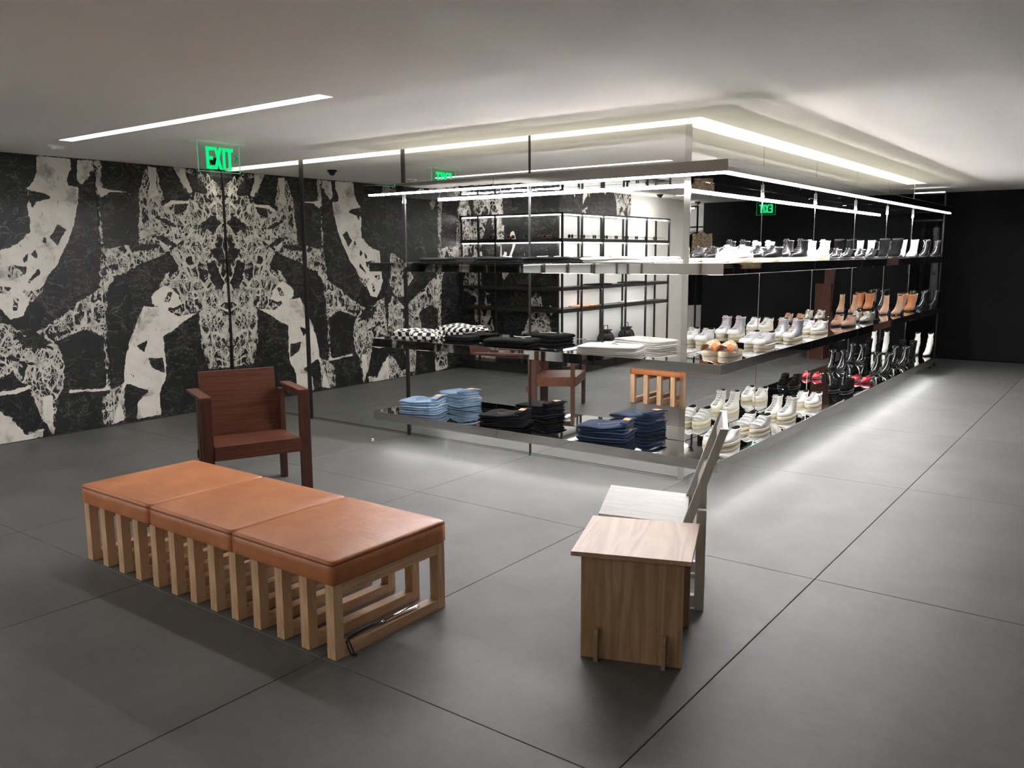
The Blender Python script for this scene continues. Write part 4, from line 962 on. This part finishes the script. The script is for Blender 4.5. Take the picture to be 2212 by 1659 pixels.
# ================================================================== RACK BEHIND THE CAMERA (seen in the mirror)
t = thing('shelving_rack', 'black metal corner shelving rack with lit shelves, seen in the mirror', 'shelving', (0,0,0))
FYR, FXR, DR = -3.80, -3.545, .27
PS = .024
def post(x, y): B1(x-PS/2, y-PS/2, 0, x+PS/2, y+PS/2, 2.12).build('post', M_black_metal, t)
for x in (-5.235, -4.93, -4.63): post(x, FYR)
post(FXR, FYR)
PY = (-4.27, -4.82, -5.47, -6.08, -6.82)
for y in PY: post(FXR, y)
for y in (-4.05, -4.55, -5.15, -5.78, -6.82): post(FXR-DR+.04, y)
for z0, z1, nm in ((1.757, 1.80, 'shelf'), (1.47, 1.50, 'shelf'), (1.125, 1.17, 'shelf'), (.835, .885, 'shelf'), (.06, .12, 'base_shelf')):
    sh = MB()
    sh.box(XW+.01, FYR-DR, z0, FXR, FYR, z1).box(FXR-DR, -6.83, z0, FXR, FYR-DR, z1); sh.build(nm, M_black_metal, t)
tp = MB(); tp.box(XW+.01, FYR-.012, 2.11, FXR+.012, FYR+.012, 2.132).box(FXR-.012, -6.83, 2.11, FXR+.012, FYR, 2.132).box(XW+.01, FYR-DR, 2.11, FXR-DR, FYR-DR+.02, 2.132).box(FXR-DR, -6.83, 2.11, FXR-DR+.02, FYR-DR, 2.132); tp.build('top_frame', M_black_metal, t)
MB().box(XW+.01, FYR-DR, 0, FXR, FYR+.006, .06).box(FXR-DR, -6.83, 0, FXR+.006, FYR-DR, .06).build('plinth', M_black_metal, t)
for z, zo in ((2.095, 0), (1.742, 0), (1.4595, .0095), (1.1145, .0095), (.8245, .0095)):  # the lower three strips are added, unseen, to brighten the white panels
    ls = MB()
    if not zo: ls.box(XW+.05, FYR-.035, z+zo, FXR-.01, FYR-.013, z+.010)
    ls.box(FXR-.035, -6.78, z+zo, FXR-.013, FYR-.04, z+.010).build('light_strip', M_ledlow, t)
M_panelw = plain('white back panel', (.74,.75,.72), .6, var=.03, nscale=2)
ys_ = [-4.08, -4.55, -5.15, -5.78, -6.83]
for a, b in zip(ys_[:-1], ys_[1:]):
    for z0, z1 in ((.12, .835), (.885, 1.125), (1.17, 1.47), (1.50, 1.757), (1.80, 2.10)):
        B1(-3.797, b+.003, z0, -3.785, a-.003, z1).build('back_panel', M_panelw, t)
# sunglasses
M_lens = plain('dark lens', (.012,.012,.014), .08, spec=.8); M_tort = plain('tortoise frame', (.16,.07,.03), .3, var=.6, nscale=90)
def glasses_meshes():
    fr_ = MB(); ln = MB()
    for s_ in (-1, 1):
        pts = [(s_*.036+.030*math.cos(a), 0, .030+.024*math.sin(a)) for a in [2*PI*i/16 for i in range(17)]]
        fr_.tube(pts, .0028, 6)
        ln.loft([[(s_*.036+.027*math.cos(a), yy, .030+.021*math.sin(a)) for a in [2*PI*i/16 for i in range(16)]] for yy in (-.001, .001)], smooth=False)
        fr_.tube([(s_*.068, 0, .040), (s_*.072, -.02, .040), (s_*.070, -.10, .036), (s_*.068, -.14, .018)], .0022, 6)
    fr_.tube([(-.008, 0, .036), (0, 0, .040), (.008, 0, .036)], .0026, 6)
    return fr_, ln
gf, gl = glasses_meshes(); GM = [(gf.mesh('frame', m), ) for m in (M_black_metal, M_tort)]; GL = gl.mesh('lens', M_lens)
gi = 0
for z, shelf in ((1.8008, 'top lit shelf'), (1.5008, 'second lit shelf')):
    spots = [(x, FYR-.10, 0) for x in (-4.75, -4.45, -4.15, -3.85)]+[(FXR-.10, y, -PI/2) for y in (-4.15, -4.45, -4.75, -5.05, -5.35, -5.65, -5.95, -6.25, -6.55)]
    for q, (x, y, rz) in enumerate(spots):
        od = ('first', 'second', 'third', 'fourth', 'fifth', 'sixth', 'seventh', 'eighth', 'ninth')
        where = f'{od[3-q]} from the rack corner on the marble side' if q < 4 else f'{od[q-4]} from the rack corner on the white side'
        g = thing('sunglasses', f'sunglasses on the {shelf.split()[0]} lit shelf, {where}', 'sunglasses', (x, y, z), rz+PI+random.uniform(-.2, .2), f'sunglasses on the {shelf} of the rack')
        link('frame', GM[gi % 2][0], g); link('lens', GL, g); gi += 1
# flat folded goods and bags on the rack
def goods(nm, lb, cat, x, y, z, Lx, Ly, h, mat, seed, grp=None, rz=0):
    o = link(nm, fold_mesh(nm, mat, Lx, Ly, h, seed, 1, rough=.5), None, (x, y, z+.0006), rz); return tag(o, lb, cat, grp)
M_tee_g = weave('charcoal jersey', (.03,.03,.032), .95); M_flor2 = floral()
goods('folded_shirt', 'flat charcoal shirt on the third rack shelf beside the marble', 'shirt', -4.75, FYR-.14, 1.17, .34, .22, .012, M_tee_g, 201)
goods('folded_shirt', 'flat black shirt on the third rack shelf near its corner', 'shirt', -4.1, FYR-.14, 1.17, .34, .22, .014, M_knit_b, 205)
goods('folded_scarf', 'flat dark scarf on the third rack shelf on the white side', 'scarf', FXR-.13, -4.9, 1.17, .22, .50, .014, M_knit_b, 209)
goods('folded_scarf', 'flat grey scarf at the far end of the third rack shelf', 'scarf', FXR-.13, -5.9, 1.17, .22, .60, .016, M_tee_g, 211)
goods('folded_scarf', 'orange patterned scarf on the fourth rack shelf', 'scarf', FXR-.13, -4.55, .885, .20, .55, .018, M_flor2, 215)
goods('folded_shirt', 'flat charcoal shirt on the fourth rack shelf beside the marble', 'shirt', -4.6, FYR-.14, .885, .40, .22, .012, M_tee_g, 219)
goods('folded_shirt', 'flat black shirt on the fourth rack shelf near its corner', 'shirt', -3.95, FYR-.14, .885, .40, .22, .012, M_knit_b, 221)
goods('folded_scarf', 'flat pale scarf at the far end of the fourth rack shelf', 'scarf', FXR-.13, -5.9, .885, .20, .60, .014, M_knit_w, 223)
M_stud = plain('silver stud', (.7,.7,.7), .2, 1.0)
for i, y in enumerate((-5.12, -5.72)):
    b_ = thing('bag', f'black studded drawstring bag on the rack floor, {"left" if i == 0 else "right"} one in the mirror', 'bag', (FXR-.12, y, .1206), 0, 'studded bags on the rack')
    rr = []
    for z, rx, ry in ((0,.09,.16),(.02,.10,.175),(.15,.105,.185),(.28,.095,.175),(.34,.075,.15),(.37,.045,.10),(.40,.07,.14)):
        rr.append([(rx*math.cos(a)*(1+.07*math.sin(7*a)*(z > .25)), ry*math.sin(a)*(1+.07*math.sin(7*a)*(z > .25)), z) for a in [2*PI*k/28 for k in range(28)]])
    MB().loft(rr).build('body', M_blackl, b_)
    sm = MB()
    for k in range(12):
        a = 2*PI*k/12; sm.disc((.098*math.cos(a), .172*math.sin(a), .29), .007, .012, 8)
    sm.build('studs', M_stud, b_)
    MB().tube([(.0,-.06,.38),(.0,-.05,.46),(0,.05,.46),(0,.06,.38)], .006, 6).build('handle', M_blackl, b_)
for i, x in enumerate((-4.05, -3.75)):
    b_ = thing('storage_box', f'black lidded box on the rack floor by the corner, {"outer" if i else "inner"} one', 'box', (x, FYR-.135, .1206))
    B1(-.13,-.11,0,.13,.11,.20).build('body', M_blackl, b_, bevel=.004); B1(-.134,-.114,.2005,.134,.114,.235).build('lid', M_blackl, b_, bevel=.003)

# ================================================================== GARMENTS
def stripe():
    k = N('black and white striped jersey'); v = k.coord(); s_ = k.n('ShaderNodeSeparateXYZ'); k.l(v, s_.inputs[0])
    f = k.math('FRACT', k.math('MULTIPLY', s_.outputs[2], 32.0)); c = k.mix(k.math('GREATER_THAN', f, .72), (.01,.01,.01), (.6,.6,.58)); return k.done(c, .9)
def leopard():
    k = N('leopard print cloth'); v = k.coord(); e = k.vor(v, 42, 'F1'); c = k.ramp(e, [(0.25, (.015,.01,.008)), (0.4, (.42,.30,.19)), (0.7, (.50,.38,.25))]); return k.done(c, .8)
M_stripe, M_leo = stripe(), leopard()
M_darkred = weave('dark red cloth', (.07,.012,.014), .9); M_greyc = weave('grey wool', (.055,.055,.058), .95)
def garment(nm, lb, cat, loc, rz, mat, length=.75, half=.21, sleeve=.58, seed=1, thick=.035, rail=2.04, grp=None, coat=False):
    """hanging top: local x across the shoulders, z down from the hook at the origin (top of rail)"""
    g = thing(nm, lb, cat, loc, rz, grp)
    MB().tube([(0,0,.0),(.018,0,.012),(.03,0,-.005),(.02,0,-.03),(0,0,-.05),(0,0,-.075)], .0022, 6).tube([(-half+.03,0,-.125),(-.05,0,-.085),(0,0,-.075),(.05,0,-.085),(half-.03,0,-.125)], .006, 6).build('hanger', M_black_metal, g)
    ns = 16; rings = []
    for i in range(ns):
        f = i/(ns-1); z = -.09-length*f
        hw = (.07+(half-.07)*min(1, f*7)) if f < .15 else half*(.96+.10*f*(1.6 if coat else 1)); r = []
        for k in range(36):
            a = 2*PI*k/36; wv = 1+.28*math.sin(5*a+seed)*min(1, f*2)+.15*math.sin(9*a+seed*2+f*4)*f
            r.append((hw*math.cos(a), thick*math.sin(a)*wv*(.6+.7*f), z+(.0 if f > .05 else -.03*abs(math.cos(a)))))
        rings.append(r)
    MB().loft(rings).build('body', mat, g)
    for s_ in (-1, 1):
        rs = []
        for i in range(10):
            f = i/9; c_ = Vector((s_*(half-.035+.055*f), .012*math.sin(f*3+seed), -.135-sleeve*f)); rr = .052-.016*f
            rs.append([(c_.x+rr*math.cos(a), c_.y+rr*.55*math.sin(a), c_.z+.02*math.cos(a)*s_) for a in [2*PI*k/14 for k in range(14)]])
        MB().loft(rs).build('sleeve', mat, g)
    return g
# rail in the alcove reflected at the corner
r_ = thing('clothes_rail', 'black clothes rail before the pale alcove at the far right, seen in the mirror', 'clothes rail', (4.35, 8.25, 0))
for x in (-.62, .82): B1(x-.012, -.012, 0, x+.012, .012, 2.40).build('post', M_black_metal, r_)
B1(-.62, -.012, 2.37, .82, .012, 2.40).box(-.72, -.012, 2.03, .82, .012, 2.052).build('rail', M_black_metal, r_)
B1(-.55, -.018, 2.352, .75, .018, 2.368).build('light_strip', M_ledlow, r_)
B1(-.62, -.2, 0, -.58, .2, .02).box(.78, -.2, 0, .82, .2, .02).build('foot', M_black_metal, r_)
for i, (x, m, ln, lb, nm, ct) in enumerate(((3.64, M_leo, .62, 'leopard print blouse on the mirrored rail', 'blouse', 'blouse'), (3.78, M_knit_b, 1.25, 'long black coat on the mirrored rail between the prints', 'coat', 'coat'), (3.93, M_stripe, .62, 'black and white striped top on the mirrored rail', 'striped_top', 'top'), (4.10, M_darkred, .95, 'dark red cloth dress on the mirrored rail', 'dress', 'dress'), (4.27, M_knit_b, .9, 'short black jacket on the mirrored rail beyond the dress', 'jacket', 'jacket'))):
    garment(nm, lb, ct, (x, 8.25, 2.052), PI/2+.4, m, ln, .20, .5, i*1.7+1)
r_ = thing('clothes_rail', 'black clothes rail standing beyond the far end of the shelves', 'clothes rail', (-.15, 7.62, 0))
for x in (-.62, .35): B1(x-.01, -.01, 0, x+.01, .01, 2.40).build('post', M_black_metal, r_)
B1(-.62, -.01, 2.38, .35, .01, 2.40).box(-.62, -.01, 2.02, .35, .01, 2.04).build('rail', M_black_metal, r_)
B1(-.58, -.012, 2.40, .34, .012, 2.414).build('light_strip', emit('dim rail light', (1,1,1), 5.0), r_)
B1(-.62, -.2, 0, -.6, .2, .02).box(.33, -.2, 0, .35, .2, .02).build('foot', M_black_metal, r_)
for i, (x, m, ln, lb, ct) in enumerate(((-.04, M_knit_b, 1.0, 'black coat on the rail past the shelf end, left one', 'coat'), (.12, M_greyc, 1.05, 'dark grey coat on the rail past the shelf end, right one', 'coat'))):
    garment('coat', lb, ct, (x, 7.62, 2.04), PI/2+.12, m, ln, .19, .6, i*2.1+.4)

# ---- unseen fill strips added on the ceiling behind the camera
for i, (x0, y0) in enumerate(((1.2, -7.2), (-2.6, -8.3), (-3.3, -6.6))):
    c_ = thing('ceiling_strip_light', f'added unseen white fill strip behind the viewpoint, {("right", "left", "shelf side")[i]} one', 'ceiling light', (x0, y0, ZC))
    B1(0, 0, -.012, 2.6, .08, -.001).build('diffuser', M_fill, c_); MB().box(-.005,-.005,-.013,0,.085,0).box(2.6,-.005,-.013,2.605,.085,0).box(0,-.005,-.013,2.6,0,0).box(0,.08,-.013,2.6,.085,0).build('frame', M_ceil, c_)
